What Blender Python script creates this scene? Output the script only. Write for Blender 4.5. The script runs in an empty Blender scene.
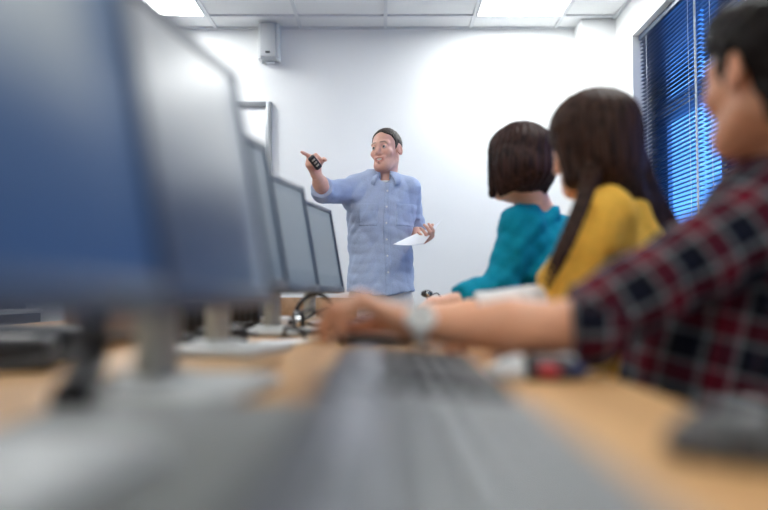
import bpy, bmesh, math, random
import numpy as np
from mathutils import Vector, Matrix, Euler

random.seed(7)
SC = bpy.context.scene
COL = SC.collection
RAD = math.radians

# ------------------------------------------------------------------ camera
F = 747.0
PITCH = math.atan(38.0 / F)
CAMZ = 0.85
_fw = np.array([0, math.cos(PITCH), math.sin(PITCH)])
_up = np.array([0, -math.sin(PITCH), math.cos(PITCH)])


def P(px, py, y):
    """point of the room seen at photo position px, py and lying at depth y"""
    d = np.array([(px - 384) / F, 0, 0]) + _up * ((255 - py) / F) + _fw
    d = d * (y / d[1])
    return np.array([d[0], d[1], d[2] + CAMZ])


cam = bpy.data.cameras.new('camera')
cam.sensor_width = 36
cam.lens = 36 * F / 768
cam.clip_start = 0.01
cam.dof.use_dof = True
cam.dof.focus_distance = 3.95
cam.dof.aperture_fstop = 1.05
camo = bpy.data.objects.new('camera', cam)
COL.objects.link(camo)
camo.location = (0, 0, CAMZ)
camo.rotation_euler = (math.pi / 2 + PITCH, 0, 0)
SC.camera = camo

vs = SC.view_settings
vs.view_transform = 'Standard'
vs.look = 'None'
vs.gamma = 1
vs.use_curve_mapping = False


# ------------------------------------------------------------------ materials
def new_mat(name):
    m = bpy.data.materials.new(name)
    m.use_nodes = True
    nt = m.node_tree
    b = nt.nodes['Principled BSDF']
    return m, nt, b


def mat(name, col, rough=0.6, metal=0.0, noise=0.0, nscale=30.0, bump=0.0, bscale=200.0, sss=0.0, spec=None, attr=None, stretch=(1, 1, 1), coat=0.0):
    m, nt, b = new_mat(name)
    b.inputs['Roughness'].default_value = rough
    b.inputs['Metallic'].default_value = metal
    b.inputs['Base Color'].default_value = (*col, 1)
    if spec is not None:
        b.inputs['Specular IOR Level'].default_value = spec
    if coat:
        b.inputs['Coat Weight'].default_value = coat
    if sss:
        b.inputs['Subsurface Weight'].default_value = sss
        b.inputs['Subsurface Radius'].default_value = (0.012, 0.005, 0.003)
        b.inputs['Subsurface Scale'].default_value = 1.0
    N, L = nt.nodes, nt.links
    tc = N.new('ShaderNodeTexCoord')
    mp = N.new('ShaderNodeMapping')
    mp.inputs['Scale'].default_value = stretch
    L.new(tc.outputs['Object'], mp.inputs['Vector'])
    src = None
    if attr:
        a = N.new('ShaderNodeAttribute')
        a.attribute_name = attr
        src = a.outputs['Color']
    if noise:
        nz = N.new('ShaderNodeTexNoise')
        nz.inputs['Scale'].default_value = nscale
        nz.inputs['Detail'].default_value = 4
        L.new(mp.outputs[0], nz.inputs['Vector'])
        mr = N.new('ShaderNodeMapRange')
        mr.inputs['To Min'].default_value = 1 - noise
        mr.inputs['To Max'].default_value = 1 + noise
        mr.inputs['From Min'].default_value = 0.25
        mr.inputs['From Max'].default_value = 0.75
        L.new(nz.outputs['Fac'], mr.inputs['Value'])
        mx = N.new('ShaderNodeMix')
        mx.data_type = 'RGBA'
        mx.blend_type = 'MULTIPLY'
        mx.inputs[0].default_value = 1
        if src:
            L.new(src, mx.inputs[6])
        else:
            mx.inputs[6].default_value = (*col, 1)
        L.new(mr.outputs[0], mx.inputs[7])
        src = mx.outputs[2]
    if src:
        L.new(src, b.inputs['Base Color'])
    if bump:
        nb = N.new('ShaderNodeTexNoise')
        nb.inputs['Scale'].default_value = bscale
        nb.inputs['Detail'].default_value = 3
        L.new(mp.outputs[0], nb.inputs['Vector'])
        bp = N.new('ShaderNodeBump')
        bp.inputs['Strength'].default_value = bump
        bp.inputs['Distance'].default_value = 0.004
        L.new(nb.outputs['Fac'], bp.inputs['Height'])
        L.new(bp.outputs[0], b.inputs['Normal'])
    return m


def emit_mat(name, col, strength):
    m, nt, b = new_mat(name)
    b.inputs['Base Color'].default_value = (*[min(c, .8) for c in col], 1)
    b.inputs['Emission Color'].default_value = (*col, 1)
    b.inputs['Emission Strength'].default_value = strength
    return m


def wood_mat(name, c1, c2, axis=1):
    m, nt, b = new_mat(name)
    N, L = nt.nodes, nt.links
    tc = N.new('ShaderNodeTexCoord')
    mp = N.new('ShaderNodeMapping')
    s = [14, 14, 14]
    s[axis] = 1.2
    mp.inputs['Scale'].default_value = s
    nz = N.new('ShaderNodeTexNoise')
    nz.inputs['Scale'].default_value = 2.0
    nz.inputs['Detail'].default_value = 6
    nz.inputs['Distortion'].default_value = 0.6
    cr = N.new('ShaderNodeValToRGB')
    cr.color_ramp.elements[0].position = .3
    cr.color_ramp.elements[0].color = (*c1, 1)
    cr.color_ramp.elements[1].position = .7
    cr.color_ramp.elements[1].color = (*c2, 1)
    L.new(tc.outputs['Object'], mp.inputs[0])
    L.new(mp.outputs[0], nz.inputs['Vector'])
    L.new(nz.outputs['Fac'], cr.inputs[0])
    L.new(cr.outputs[0], b.inputs['Base Color'])
    b.inputs['Roughness'].default_value = .42
    return m


def plaid_mat(name):
    """woven check: two sets of coloured stripes laid over each other on the cloth's own u, v"""
    m, nt, b = new_mat(name)
    N, L = nt.nodes, nt.links
    at = N.new('ShaderNodeAttribute')
    at.attribute_name = 'plaid'
    sp = N.new('ShaderNodeSeparateXYZ')
    L.new(at.outputs['Vector'], sp.inputs[0])
    outs = []
    for i, per in ((0, .088), (1, .092)):
        dv = N.new('ShaderNodeMath'); dv.operation = 'DIVIDE'; dv.inputs[1].default_value = per
        L.new(sp.outputs[i], dv.inputs[0])
        fr = N.new('ShaderNodeMath'); fr.operation = 'FRACT'
        L.new(dv.outputs[0], fr.inputs[0])
        cr = N.new('ShaderNodeValToRGB')
        cr.color_ramp.interpolation = 'CONSTANT'
        e = cr.color_ramp.elements
        navy, red, grey, black = (.002, .003, .011, 1), (.15, .005, .018, 1), (.19, .20, .215, 1), (.0015, .0015, .003, 1)
        stops = [(0, navy), (.34, grey), (.43, black), (.50, red), (.66, black), (.72, red), (.80, grey), (.87, black)]
        e[0].position, e[0].color = stops[0]
        e[1].position, e[1].color = stops[1]
        for p, c in stops[2:]:
            q = e.new(p)
            q.color = c
        L.new(fr.outputs[0], cr.inputs[0])
        outs.append(cr.outputs[0])
    mx = N.new('ShaderNodeMix'); mx.data_type = 'RGBA'; mx.inputs[0].default_value = .5
    L.new(outs[0], mx.inputs[6]); L.new(outs[1], mx.inputs[7])
    L.new(mx.outputs[2], b.inputs['Base Color'])
    b.inputs['Roughness'].default_value = .9
    b.inputs['Specular IOR Level'].default_value = .2
    return m


# ------------------------------------------------------------------ tagging
def tag(o, label=None, cat=None, group=None, kind=None):
    if label: o['label'] = label
    if cat: o['category'] = cat
    if group: o['group'] = group
    if kind: o['kind'] = kind
    return o


def empty(name, loc, rz=0, label=None, cat=None, group=None):
    o = bpy.data.objects.new(name, None)
    COL.objects.link(o)
    o.empty_display_size = .05
    o.location = tuple(float(v) for v in loc)
    o.rotation_euler = (0, 0, rz)
    return tag(o, label, cat, group)


def children(o):
    return [c for c in bpy.data.objects if c.parent == o]


def copy_tree(o, parent=None):
    c = o.copy()
    COL.objects.link(c)
    if parent: c.parent = parent
    for ch in children(o):
        copy_tree(ch, c)
    return c


# ------------------------------------------------------------------ mesh builder
class MB:
    def __init__(self):
        self.bm = bmesh.new()

    def box(self, c, size, bev=0.0, rot=None, seg=2):
        r = bmesh.ops.create_cube(self.bm, size=1)
        v = r['verts']
        for q in v:
            q.co = Vector((q.co.x * size[0], q.co.y * size[1], q.co.z * size[2]))
        if bev:
            es = list({e for q in v for e in q.link_edges})
            rb = bmesh.ops.bevel(self.bm, geom=es, offset=bev, segments=seg, profile=.5, affect='EDGES')
            v = list({q for f in rb['faces'] for q in f.verts} | {q for q in v if q.is_valid})
        M = Matrix.Translation(Vector([float(x) for x in c]))
        if rot is not None:
            M = M @ (rot.to_4x4() if not isinstance(rot, (tuple, list)) else Euler(rot).to_matrix().to_4x4())
        bmesh.ops.transform(self.bm, matrix=M, verts=v)
        return v

    def poly(self, pts, faces):
        vv = [self.bm.verts.new(tuple(float(x) for x in p)) for p in pts]
        for f in faces:
            self.bm.faces.new([vv[i] for i in f])
        return vv

    def tube(self, pts, r, n=8, cap=True):
        """round tube through pts; r a number or a list"""
        pts = [Vector([float(x) for x in p]) for p in pts]
        rr = r if isinstance(r, (list, tuple)) else [r] * len(pts)
        rings = []
        prev = None
        for i, p in enumerate(pts):
            a = pts[max(i - 1, 0)]
            b = pts[min(i + 1, len(pts) - 1)]
            t = (b - a).normalized()
            if prev is None:
                u = t.orthogonal().normalized()
            else:
                u = (prev - t * prev.dot(t))
                u = u.normalized() if u.length > 1e-6 else t.orthogonal().normalized()
            prev = u
            w = t.cross(u)
            rings.append([self.bm.verts.new(p + (u * math.cos(2 * math.pi * k / n) + w * math.sin(2 * math.pi * k / n)) * rr[i]) for k in range(n)])
        for i in range(len(rings) - 1):
            for k in range(n):
                self.bm.faces.new((rings[i][k], rings[i][(k + 1) % n], rings[i + 1][(k + 1) % n], rings[i + 1][k]))
        if cap:
            self.bm.faces.new(rings[0][::-1])
            self.bm.faces.new(rings[-1])

    def lathe(self, prof, c=(0, 0, 0), n=32, rot=None):
        """prof: list of (radius, z)"""
        M = Matrix.Translation(Vector([float(x) for x in c]))
        if rot is not None:
            M = M @ rot.to_4x4()
        rings = []
        for r, z in prof:
            rings.append([self.bm.verts.new(M @ Vector((max(r, 1e-5) * math.cos(2 * math.pi * k / n), max(r, 1e-5) * math.sin(2 * math.pi * k / n), z))) for k in range(n)])
        for i in range(len(rings) - 1):
            for k in range(n):
                self.bm.faces.new((rings[i][k], rings[i][(k + 1) % n], rings[i + 1][(k + 1) % n], rings[i + 1][k]))
        self.bm.faces.new(rings[0][::-1])
        self.bm.faces.new(rings[-1])

    def build(self, name, m, parent=None, smooth=True, angle=35):
        me = bpy.data.meshes.new(name)
        bmesh.ops.recalc_face_normals(self.bm, faces=self.bm.faces)
        self.bm.to_mesh(me)
        self.bm.free()
        me.materials.append(m)
        if smooth:
            me.polygons.foreach_set('use_smooth', [True] * len(me.polygons))
            me.set_sharp_from_angle(angle=RAD(angle))
        o = bpy.data.objects.new(name, me)
        COL.objects.link(o)
        if parent: o.parent = parent
        return o


def spline(pts, n=12):
    """Catmull-Rom through pts"""
    p = [np.array(q, float) for q in pts]
    p = [2 * p[0] - p[1]] + p + [2 * p[-1] - p[-2]]
    out = []
    for i in range(1, len(p) - 2):
        for k in range(n):
            t = k / n
            a, b, c, d = p[i - 1], p[i], p[i + 1], p[i + 2]
            out.append(.5 * ((2 * b) + (-a + c) * t + (2 * a - 5 * b + 4 * c - d) * t * t + (-a + 3 * b - 3 * c + d) * t ** 3))
    out.append(p[-2])
    return out


# ------------------------------------------------------------------ organic surfaces
def nrm(v):
    v = np.array(v, float)
    return v / max(np.linalg.norm(v), 1e-9)


def smin(a, b, k):
    h = np.clip(.5 + .5 * (b - a) / k, 0, 1)
    return b * (1 - h) + a * h - k * h * (1 - h)


class Form:
    """a smooth solid made of blended rounded forms, turned into one closed mesh"""
    def __init__(self):
        self.it = []
        self.lo = np.array([9e9] * 3)
        self.hi = -self.lo

    def _b(self, op, lo, hi):
        if op == 'u':
            self.lo = np.minimum(self.lo, lo)
            self.hi = np.maximum(self.hi, hi)
        c = (np.array(lo) + np.array(hi)) / 2
        return c, np.linalg.norm(np.array(hi) - c)

    def cap(self, a, b, ra, rb=None, k=.02, op='u'):
        a, b = np.array(a, float), np.array(b, float)
        rb = ra if rb is None else rb
        ba = b - a
        L2 = max(ba @ ba, 1e-9)

        def f(p):
            t = np.clip(((p - a) @ ba) / L2, 0, 1)
            return np.linalg.norm(p - a - t[:, None] * ba, axis=1) - (ra + (rb - ra) * t)
        m = max(ra, rb)
        self.it.append((op, f, k, self._b(op, np.minimum(a, b) - m, np.maximum(a, b) + m)))
        return self

    def chain(self, pts, rs, k=.02, op='u'):
        for i in range(len(pts) - 1):
            self.cap(pts[i], pts[i + 1], rs[i], rs[i + 1], k, op)
        return self

    def ell(self, c, r, R=None, k=.02, op='u'):
        c, r = np.array(c, float), np.array(r, float)
        R = np.eye(3) if R is None else np.array(R)

        def f(p):
            q = (p - c) @ R
            k0 = np.linalg.norm(q / r, axis=1)
            k1 = np.linalg.norm(q / (r * r), axis=1)
            return k0 * (k0 - 1) / np.maximum(k1, 1e-6)
        m = r.max()
        self.it.append((op, f, k, self._b(op, c - m, c + m)))
        return self

    def box(self, c, h, R=None, rad=.005, k=.01, op='u'):
        c, h = np.array(c, float), np.array(h, float)
        R = np.eye(3) if R is None else np.array(R)

        def f(p):
            q = np.abs((p - c) @ R) - (h - rad)
            return np.linalg.norm(np.maximum(q, 0), axis=1) + np.minimum(q.max(axis=1), 0) - rad
        m = np.linalg.norm(h)
        self.it.append((op, f, k, self._b(op, c - m, c + m)))
        return self

    def sec(self, O, R, zs, a, b, cy=None, n=2.4, k=.03, op='u'):
        """stack of oval sections along the frame's third axis"""
        O, R = np.array(O, float), np.array(R, float)
        cy = [0] * len(zs) if cy is None else cy

        def f(p):
            q = (p - O) @ R
            A = np.interp(q[:, 2], zs, a)
            B = np.interp(q[:, 2], zs, b)
            C = np.interp(q[:, 2], zs, cy)
            rr = (np.abs(q[:, 0] / A) ** n + np.abs((q[:, 1] - C) / B) ** n) ** (1 / n)
            d = (rr - 1) * np.minimum(A, B)
            return np.maximum(d, np.maximum(q[:, 2] - zs[-1], zs[0] - q[:, 2]))
        m = max(max(a), max(b)) + max(abs(x) for x in cy)
        e = [O + R[:, 2] * zs[0], O + R[:, 2] * zs[-1]]
        self.it.append((op, f, k, self._b(op, np.minimum(*e) - m, np.maximum(*e) + m)))
        return self

    def cut(self, f, k=.004):
        """keep where f(p) < 0"""
        self.it.append(('i', f, k, None))
        return self

    def plane(self, p0, n, k=.004):
        p0, n = np.array(p0, float), nrm(n)
        return self.cut(lambda p: (p - p0) @ n, k)

    def disp(self, f):
        self.it.append(('d', f, 0, None))
        return self

    def off(self, v):
        return self.disp(lambda p: np.full(len(p), -v))

    def clone(self):
        g = Form()
        g.it = list(self.it)
        g.lo, g.hi = self.lo.copy(), self.hi.copy()
        return g

    def ev(self, p, c=None, hd=None):
        d = np.full(len(p), 1.0)
        for op, f, k, bs in self.it:
            if op == 'u':
                if c is not None and np.linalg.norm(bs[0] - c) - bs[1] > hd + .1:
                    continue
                d = smin(d, f(p), k)
            elif op == 's':
                if c is not None and np.linalg.norm(bs[0] - c) - bs[1] > hd + .1:
                    continue
                d = -smin(-d, f(p), k)
            elif op == 'i':
                d = -smin(-d, -f(p), k)
            else:
                d = d + f(p)
        return d

    def mesh(self, h=.006, lo=None, hi=None):
        lo = (self.lo if lo is None else np.maximum(self.lo, lo)) - 3 * h - .012
        hi = (self.hi if hi is None else np.minimum(self.hi, hi)) + 3 * h + .012
        B = 14
        nb = np.ceil((hi - lo) / h / B).astype(int)
        n = nb * B + 1
        D = np.full(n, 1.0, np.float32)
        g = np.arange(B + 1)
        gx, gy, gz = np.meshgrid(g, g, g, indexing='ij')
        gp = np.stack([gx, gy, gz], -1).reshape(-1, 3) * h
        hd = B * h * .5 * 1.7321
        # block centres first
        bi = np.stack(np.meshgrid(*[np.arange(x) for x in nb], indexing='ij'), -1).reshape(-1, 3)
        bc = lo + (bi + .5) * B * h
        dc = self.ev(bc)
        for q, c, d0 in zip(bi, bc, dc):
            i = q * B
            sl = tuple(slice(i[j], i[j] + B + 1) for j in range(3))
            if abs(d0) > hd * 1.25 + .03:
                if d0 < 0:
                    D[sl] = np.minimum(D[sl], -1)
                continue
            D[sl] = self.ev(lo + i * h + gp, c, hd).reshape(B + 1, B + 1, B + 1)
        return nets(D, lo, h)


def nets(D, lo, h):
    S = D < 0
    cs = [(x, y, z) for x in (0, 1) for y in (0, 1) for z in (0, 1)]
    sh = [s - 1 for s in D.shape]
    cnt = np.zeros(sh, np.int8)
    for x, y, z in cs:
        cnt += S[x:x + sh[0], y:y + sh[1], z:z + sh[2]]
    act = np.argwhere((cnt > 0) & (cnt < 8))
    V = np.stack([D[act[:, 0] + x, act[:, 1] + y, act[:, 2] + z] for x, y, z in cs], 1).astype(float)
    acc = np.zeros((len(act), 3))
    num = np.zeros(len(act))
    ca = np.array(cs, float)
    for i in range(8):
        for j in range(i + 1, 8):
            if abs(ca[i] - ca[j]).sum() != 1:
                continue
            m = (V[:, i] < 0) != (V[:, j] < 0)
            t = np.where(m, V[:, i] / np.where(m, V[:, i] - V[:, j], 1), 0)
            acc += m[:, None] * (ca[i] + t[:, None] * (ca[j] - ca[i]))
            num += m
    verts = lo + (act + acc / num[:, None]) * h
    idx = np.full(sh, -1, np.int64)
    idx[act[:, 0], act[:, 1], act[:, 2]] = np.arange(len(act))
    quads = []
    for ax in range(3):
        a, b = [q for q in range(3) if q != ax]
        s0 = [slice(0, -1) if q == ax else slice(1, -1) for q in range(3)]
        s1 = [slice(1, None) if q == ax else slice(1, -1) for q in range(3)]
        A, Bb = S[tuple(s0)], S[tuple(s1)]
        e = np.argwhere(A != Bb)
        if not len(e):
            continue
        inside = A[e[:, 0], e[:, 1], e[:, 2]]
        e = e + np.array([0 if q == ax else 1 for q in range(3)])

        def I(da, db):
            o = e.copy()
            o[:, a] += da
            o[:, b] += db
            return idx[o[:, 0], o[:, 1], o[:, 2]]
        q = np.stack([I(-1, -1), I(0, -1), I(0, 0), I(-1, 0)], 1)
        flip = inside if ax != 1 else ~inside
        q[~flip] = q[~flip][:, ::-1]
        quads.append(q)
    q = np.concatenate(quads)
    return verts, q[(q >= 0).all(1)]


def link_mesh(name, vq, m, parent=None, col=None, plaid=None, loc=None):
    v, q = vq
    o0 = np.zeros(3) if loc is None else np.array(loc, float)
    me = bpy.data.meshes.new(name)
    me.vertices.add(len(v))
    me.vertices.foreach_set('co', (v - o0).astype(np.float32).ravel())
    me.loops.add(q.size)
    me.loops.foreach_set('vertex_index', q.astype(np.int32).ravel())
    me.polygons.add(len(q))
    me.polygons.foreach_set('loop_start', np.arange(0, q.size, 4, dtype=np.int32))
    me.polygons.foreach_set('use_smooth', np.ones(len(q), bool))
    me.update(calc_edges=True)
    me.validate()
    if col is not None:
        at = me.attributes.new('Col', 'FLOAT_COLOR', 'POINT')
        at.data.foreach_set('color', np.concatenate([col, np.ones((len(v), 1))], 1).astype(np.float32).ravel())
    if plaid is not None:
        at = me.attributes.new('plaid', 'FLOAT_VECTOR', 'POINT')
        at.data.foreach_set('vector', plaid.astype(np.float32).ravel())
    me.materials.append(m)
    o = bpy.data.objects.new(name, me)
    COL.objects.link(o)
    if loc is not None and parent is None:
        o.location = tuple(float(x) for x in o0)
    if parent: o.parent = parent
    return o


def frame(fwd, up=(0, 0, 1)):
    """columns: right, forward, up"""
    f = nrm(fwd)
    r = nrm(np.cross(f, up))
    u = np.cross(r, f)
    return np.stack([r, f, u], 1)


def frame_up(up, fwd):
    u = nrm(up)
    r = nrm(np.cross(fwd, u))
    f = np.cross(u, r)
    return np.stack([r, f, u], 1)

# ------------------------------------------------------------------ room
WALL_Y, RIGHT_X, LEFT_X, FRONT_Y, CEIL = 5.2, 1.58, -3.6, -3.0, 2.716
M_wall = mat('white_paint', (.86, .87, .87), .75, noise=.015, nscale=3, bump=.03, bscale=250)
M_floor = mat('grey_carpet', (.16, .17, .19), .95, noise=.25, nscale=300, bump=.3, bscale=500)
M_tile = mat('mineral_tile', (.80, .81, .81), .85, noise=.03, nscale=120, bump=.12, bscale=300)
M_tbar = mat('grey_tee_bar', (.66, .68, .70), .5)
M_alu = mat('brushed_metal', (.36, .38, .40), .38, .8, noise=.05, nscale=60)
M_lamp = emit_mat('lamp_diffuser', (.97, 1, .995), 12)
M_dark = mat('dark_frame', (.012, .018, .03), .35)
M_white_p = mat('white_plastic', (.74, .76, .77), .4)
M_black = mat('black_plastic', (.012, .012, .014), .4)
M_soft = mat('black_rubber', (.016, .016, .018), .7)


def struct(name, mb, m, parent=None, **k):
    o = mb.build(name, m, parent, **k)
    return tag(o, kind='structure')


b = MB(); b.box((-1, 1.1, -.05), (5.6, 8.6, .1)); struct('floor', b, M_floor)
b = MB(); b.box((-1, 1.1, CEIL + .06), (5.6, 8.6, .1)); ceiling = struct('ceiling', b, M_tile)
# suspended grid: bars in both directions, lips below the tiles
b = MB()
for k in range(-6, 4):
    x = .01 + .6 * k
    if LEFT_X < x < RIGHT_X:
        b.box((x, 1.1, CEIL + .005), (.024, 8.2, .012))
for k in range(0, 14):
    y = 4.96 - .6 * k
    b.box((-1.01, y, CEIL + .005), (5.18, .024, .0119))
b.box((-1.01, WALL_Y - .012, CEIL + .004), (5.18, .024, .014))
b.box((RIGHT_X - .012, 1.1, CEIL + .004), (.024, 8.2, .0139))
struct('ceiling_grid', b, M_tbar, ceiling, smooth=False)

b = MB(); b.box((-1, WALL_Y + .1, 1.36), (5.6, .2, 2.9)); struct('wall_back', b, M_wall)
b = MB(); b.box((LEFT_X - .1, 1.1, 1.36), (.2, 8.6, 2.9)); struct('wall_left', b, M_wall)
b = MB(); b.box((-1, FRONT_Y - .1, 1.36), (5.6, .2, 2.9)); struct('wall_front', b, M_wall)
# right wall with one long window opening
WY0, WY1, WZ0, WZ1 = .35, 4.68, .95, 2.485
b = MB()
xr = RIGHT_X + .12
b.box((xr, (WY1 + WALL_Y) / 2 + .1, 1.36), (.24, WALL_Y - WY1 + .2, 2.9))
b.box((xr, (FRONT_Y + WY0) / 2 - .1, 1.36), (.24, WY0 - FRONT_Y + .2, 2.9))
b.box((xr, (WY0 + WY1) / 2, WZ0 / 2 - .045), (.24, WY1 - WY0, WZ0 + .09))
b.box((xr, (WY0 + WY1) / 2, (WZ1 + 2.81) / 2), (.24, WY1 - WY0, 2.81 - WZ1))
struct('wall_right', b, M_wall)
# boxed-in pipe casing in the back right corner
b = MB(); b.box((1.47, 5.11, 1.36), (.25, .20, 2.72), .004); struct('wall_corner', b, M_wall)
b = MB(); b.box((-1.0, WALL_Y - .008, .05), (5.1, .016, .1), .003); struct('baseboard_back', b, M_white_p)

# window: dark frame, mullions, transom, panes
winx = RIGHT_X + .15
win = empty('window_1', (winx, 2.5, WZ0)); tag(win, kind='structure')
fm = MB()
fy = (WY0 + WY1) / 2 - 2.5
H = WZ1 - WZ0
fm.box((0, fy, .03), (.07, WY1 - WY0, .06), .004)
fm.box((0, fy, H - .03), (.07, WY1 - WY0, .06), .004)
muls = [WY1 - .035, 3.69, 2.70, 1.71, .75, WY0 + .035]
for y in muls:
    fm.box((0, y - 2.5, H / 2), (.071, .07, H), .004)
fm.box((.002, fy, 1.0), (.06, WY1 - WY0, .10), .004)
tag(fm.build('window_frame', M_dark, win), kind='structure')
M_glass, nt, bs = new_mat('window_glass')
for nd in list(nt.nodes):
    if nd.type != 'OUTPUT_MATERIAL': nt.nodes.remove(nd)
out = [nd for nd in nt.nodes if nd.type == 'OUTPUT_MATERIAL'][0]
tr = nt.nodes.new('ShaderNodeBsdfTransparent'); tr.inputs[0].default_value = (.86, .92, .97, 1)
gl = nt.nodes.new('ShaderNodeBsdfGlossy'); gl.inputs['Roughness'].default_value = .02
ms = nt.nodes.new('ShaderNodeMixShader'); ms.inputs[0].default_value = .06
nt.links.new(tr.outputs[0], ms.inputs[1]); nt.links.new(gl.outputs[0], ms.inputs[2]); nt.links.new(ms.outputs[0], out.inputs[0])
for i in range(len(muls) - 1):
    y0, y1 = muls[i + 1], muls[i]
    for z0, z1 in ((.05, .96), (1.04, H - .05)):
        g = MB(); g.box((0, (y0 + y1) / 2 - 2.5, (z0 + z1) / 2), (.006, y1 - y0 - .05, z1 - z0))
        tag(g.build('window_pane', M_glass, win, smooth=False), kind='structure')
b = MB(); b.box((RIGHT_X + .05, (WY0 + WY1) / 2, WZ0 + .008), (.2, WY1 - WY0 - .01, .016), .003); struct('window_sill', b, M_white_p)

# venetian blinds hanging in the reveal
M_slat = mat('blue_grey_slat', (.06, .085, .14), .3, .2)
M_cord = mat('white_cord', (.75, .78, .8), .6)


def blind(y0, y1, label, wand=True):
    t = empty('venetian_blind', (RIGHT_X + .055, (y0 + y1) / 2, WZ1), 0, label, 'blind', 'venetian blinds in the long window')
    w = y1 - y0
    hr = MB(); hr.box((0, 0, -.02), (.04, w, .036), .004); hr.build('headrail', M_slat, t)
    sl = MB()
    n = 58
    for i in range(n):
        z = -.055 - i * .0245
        a = RAD(-3)
        pts, fc = [], []
        for j in range(5):
            s = (j / 4 - .5)
            x = s * .025 * math.cos(a); zz = z + s * .025 * math.sin(a) + (.25 - s * s) * .008
            pts += [(x, -w / 2, zz), (x, w / 2, zz)]
        for j in range(4):
            fc.append((2 * j, 2 * j + 2, 2 * j + 3, 2 * j + 1))
        m0 = len(pts)
        pts += [(p[0], p[1], p[2] - .0006) for p in pts]
        fc += [tuple(k + m0 for k in f[::-1]) for f in fc]
        sl.poly(pts, fc)
    sl.build('slats', M_slat, t)
    br = MB(); br.box((0, 0, -.055 - n * .0245), (.028, w, .016), .003); br.build('bottom_rail', M_slat, t)
    for yy in (-w / 2 + .12, w / 2 - .12):
        c = MB(); c.tube([(-.014, yy, -.04), (-.014, yy, -.05 - n * .0245)], .0012, 6); c.build('ladder_cord', M_cord, t)
    if wand:
        c = MB(); c.tube([(-.025, -w / 2 + .004, -.04), (-.027, -w / 2 + .004, -1.45)], .006, 8); c.build('tilt_wand', M_cord, t)


blind(3.80, 4.665, 'blue-grey venetian blind at the far end of the window, nearest the back wall')
blind(2.98, 3.775, 'blue-grey venetian blind second from the back wall, beside the face of the person in checks')
blind(1.90, 2.955, 'blue-grey venetian blind third from the back wall')
blind(.42, 1.875, 'blue-grey venetian blind nearest the camera end of the window', False)

# ceiling lights
def ceiling_light(x, y, label):
    t = empty('ceiling_light', (x, y, CEIL), 0, label, 'ceiling light', 'recessed ceiling lights')
    f = MB()
    for sx in (-1, 1):
        f.box((sx * .284, 0, .004), (.016, .584, .02), .003)
        f.box((0, sx * .284, .004), (.552, .016, .02), .003)
    f.build('frame', M_white_p, t)
    d = MB(); d.box((0, 0, .004), (.552, .552, .01)); d.build('diffuser', M_lamp, t, smooth=False)


LX = {-1.49: 'left', .91: 'right'}
ceiling_light(-1.49, 4.66, 'square lit ceiling light at the back wall, above the whiteboard side')
ceiling_light(.91, 4.66, 'square lit ceiling light at the back wall, nearer the windows')
for i, (x, y) in enumerate([(-1.49, 2.26), (.91, 2.26), (-1.49, -.14), (.91, -.14)]):  # unseen panels added to brighten the people and the foreground
    ceiling_light(x, y, 'added unseen ceiling light over the %s, %s' % (('desks', 'camera', 'rear of the room')[i // 2], 'window side' if x > 0 else 'inner side'))

# wall speaker
t = empty('wall_speaker', (-.80, WALL_Y, 2.47), 0, 'pale grey box loudspeaker mounted high on the back wall', 'speaker')
b = MB(); b.box((0, -.075, .125), (.105, .13, .235), .008); cab = b.build('cabinet', mat('speaker_grey', (.52, .54, .56), .5), t)
b = MB()
for s in (-1, 1):
    b.box((s * .062, -.055, .125), (.022, .1, .25), .006)
b.box((0, -.03, -.004), (.06, .05, .012), .003)
b.build('side_bracket', M_white_p, t)
b = MB(); b.box((0, -.142, .035), (.032, .004, .014), .001); b.build('badge', M_black, cab)

# whiteboard
WBX0, WBX1, WBZ0, WBZ1 = -2.05, -.787, 1.0, 2.187
t = empty('whiteboard', ((WBX0 + WBX1) / 2, WALL_Y, WBZ0), 0, 'white board in a grey metal frame on the back wall', 'whiteboard')
w, h = WBX1 - WBX0, WBZ1 - WBZ0
b = MB(); b.box((0, -.015, h / 2), (w - .02, .02, h - .02)); b.build('writing_surface', mat('whiteboard_enamel', (.86, .87, .88), .2), t, smooth=False)
b = MB()
for s in (-1, 1):
    b.box((s * (w / 2 - .019), -.022, h / 2), (.038, .044, h), .004)
b.box((0, -.022, h - .019), (w, .0439, .038), .004)
b.box((0, -.022, .019), (w, .0439, .038), .004)
b.build('frame', M_alu, t)
b = MB(); b.box((0, -.07, .008), (w * .5, .06, .012), .003); b.build('pen_tray', M_alu, t)

# ------------------------------------------------------------------ desks
DZ = .73
M_wood = wood_mat('beech_desktop', (.47, .24, .085), (.62, .36, .145))
M_leg = mat('grey_steel', (.25, .26, .28), .4, .6)
t = empty('computer_desk', (-.2, 1.5, 0), 0, 'long beech topped computer desk carrying the row of monitors', 'desk')
DX0, DX1, DY0, DY1 = -1.40, .33, -.5, 3.35
b = MB(); b.box(((DX0 + DX1) / 2 + .2, (DY0 + DY1) / 2 - 1.5, DZ - .0125), (DX1 - DX0, DY1 - DY0, .025), .004); b.build('desktop', M_wood, t)
b = MB(); b.box((-.30, (DY0 + DY1) / 2 - 1.5, .42), (.018, DY1 - DY0 - .2, .5), .002); b.build('modesty_panel', M_wood, t)
for y in (DY0 + .08, 1.64, DY1 - .08):
    for x in (DX0 + .06, DX1 - .06):
        b = MB(); b.box((x + .2, y - 1.5, .353), (.04, .04, .706), .003); b.build('leg', M_leg, t)

# low board along the middle and the end of the desk
t = empty('desk_divider', (-.62, 2.4, DZ), 0, 'low tan board standing along the back and far end of the desk', 'divider')
M_tan = wood_mat('tan_board', (.30, .19, .11), (.42, .28, .18))
b = MB(); b.box((0, 0, .052), (.018, 1.86, .104), .003); b.build('long_board', M_tan, t)
b = MB(); b.box((.25, .935, .050), (.50, .018, .100), .003); b.build('end_board', M_tan, t)

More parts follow.
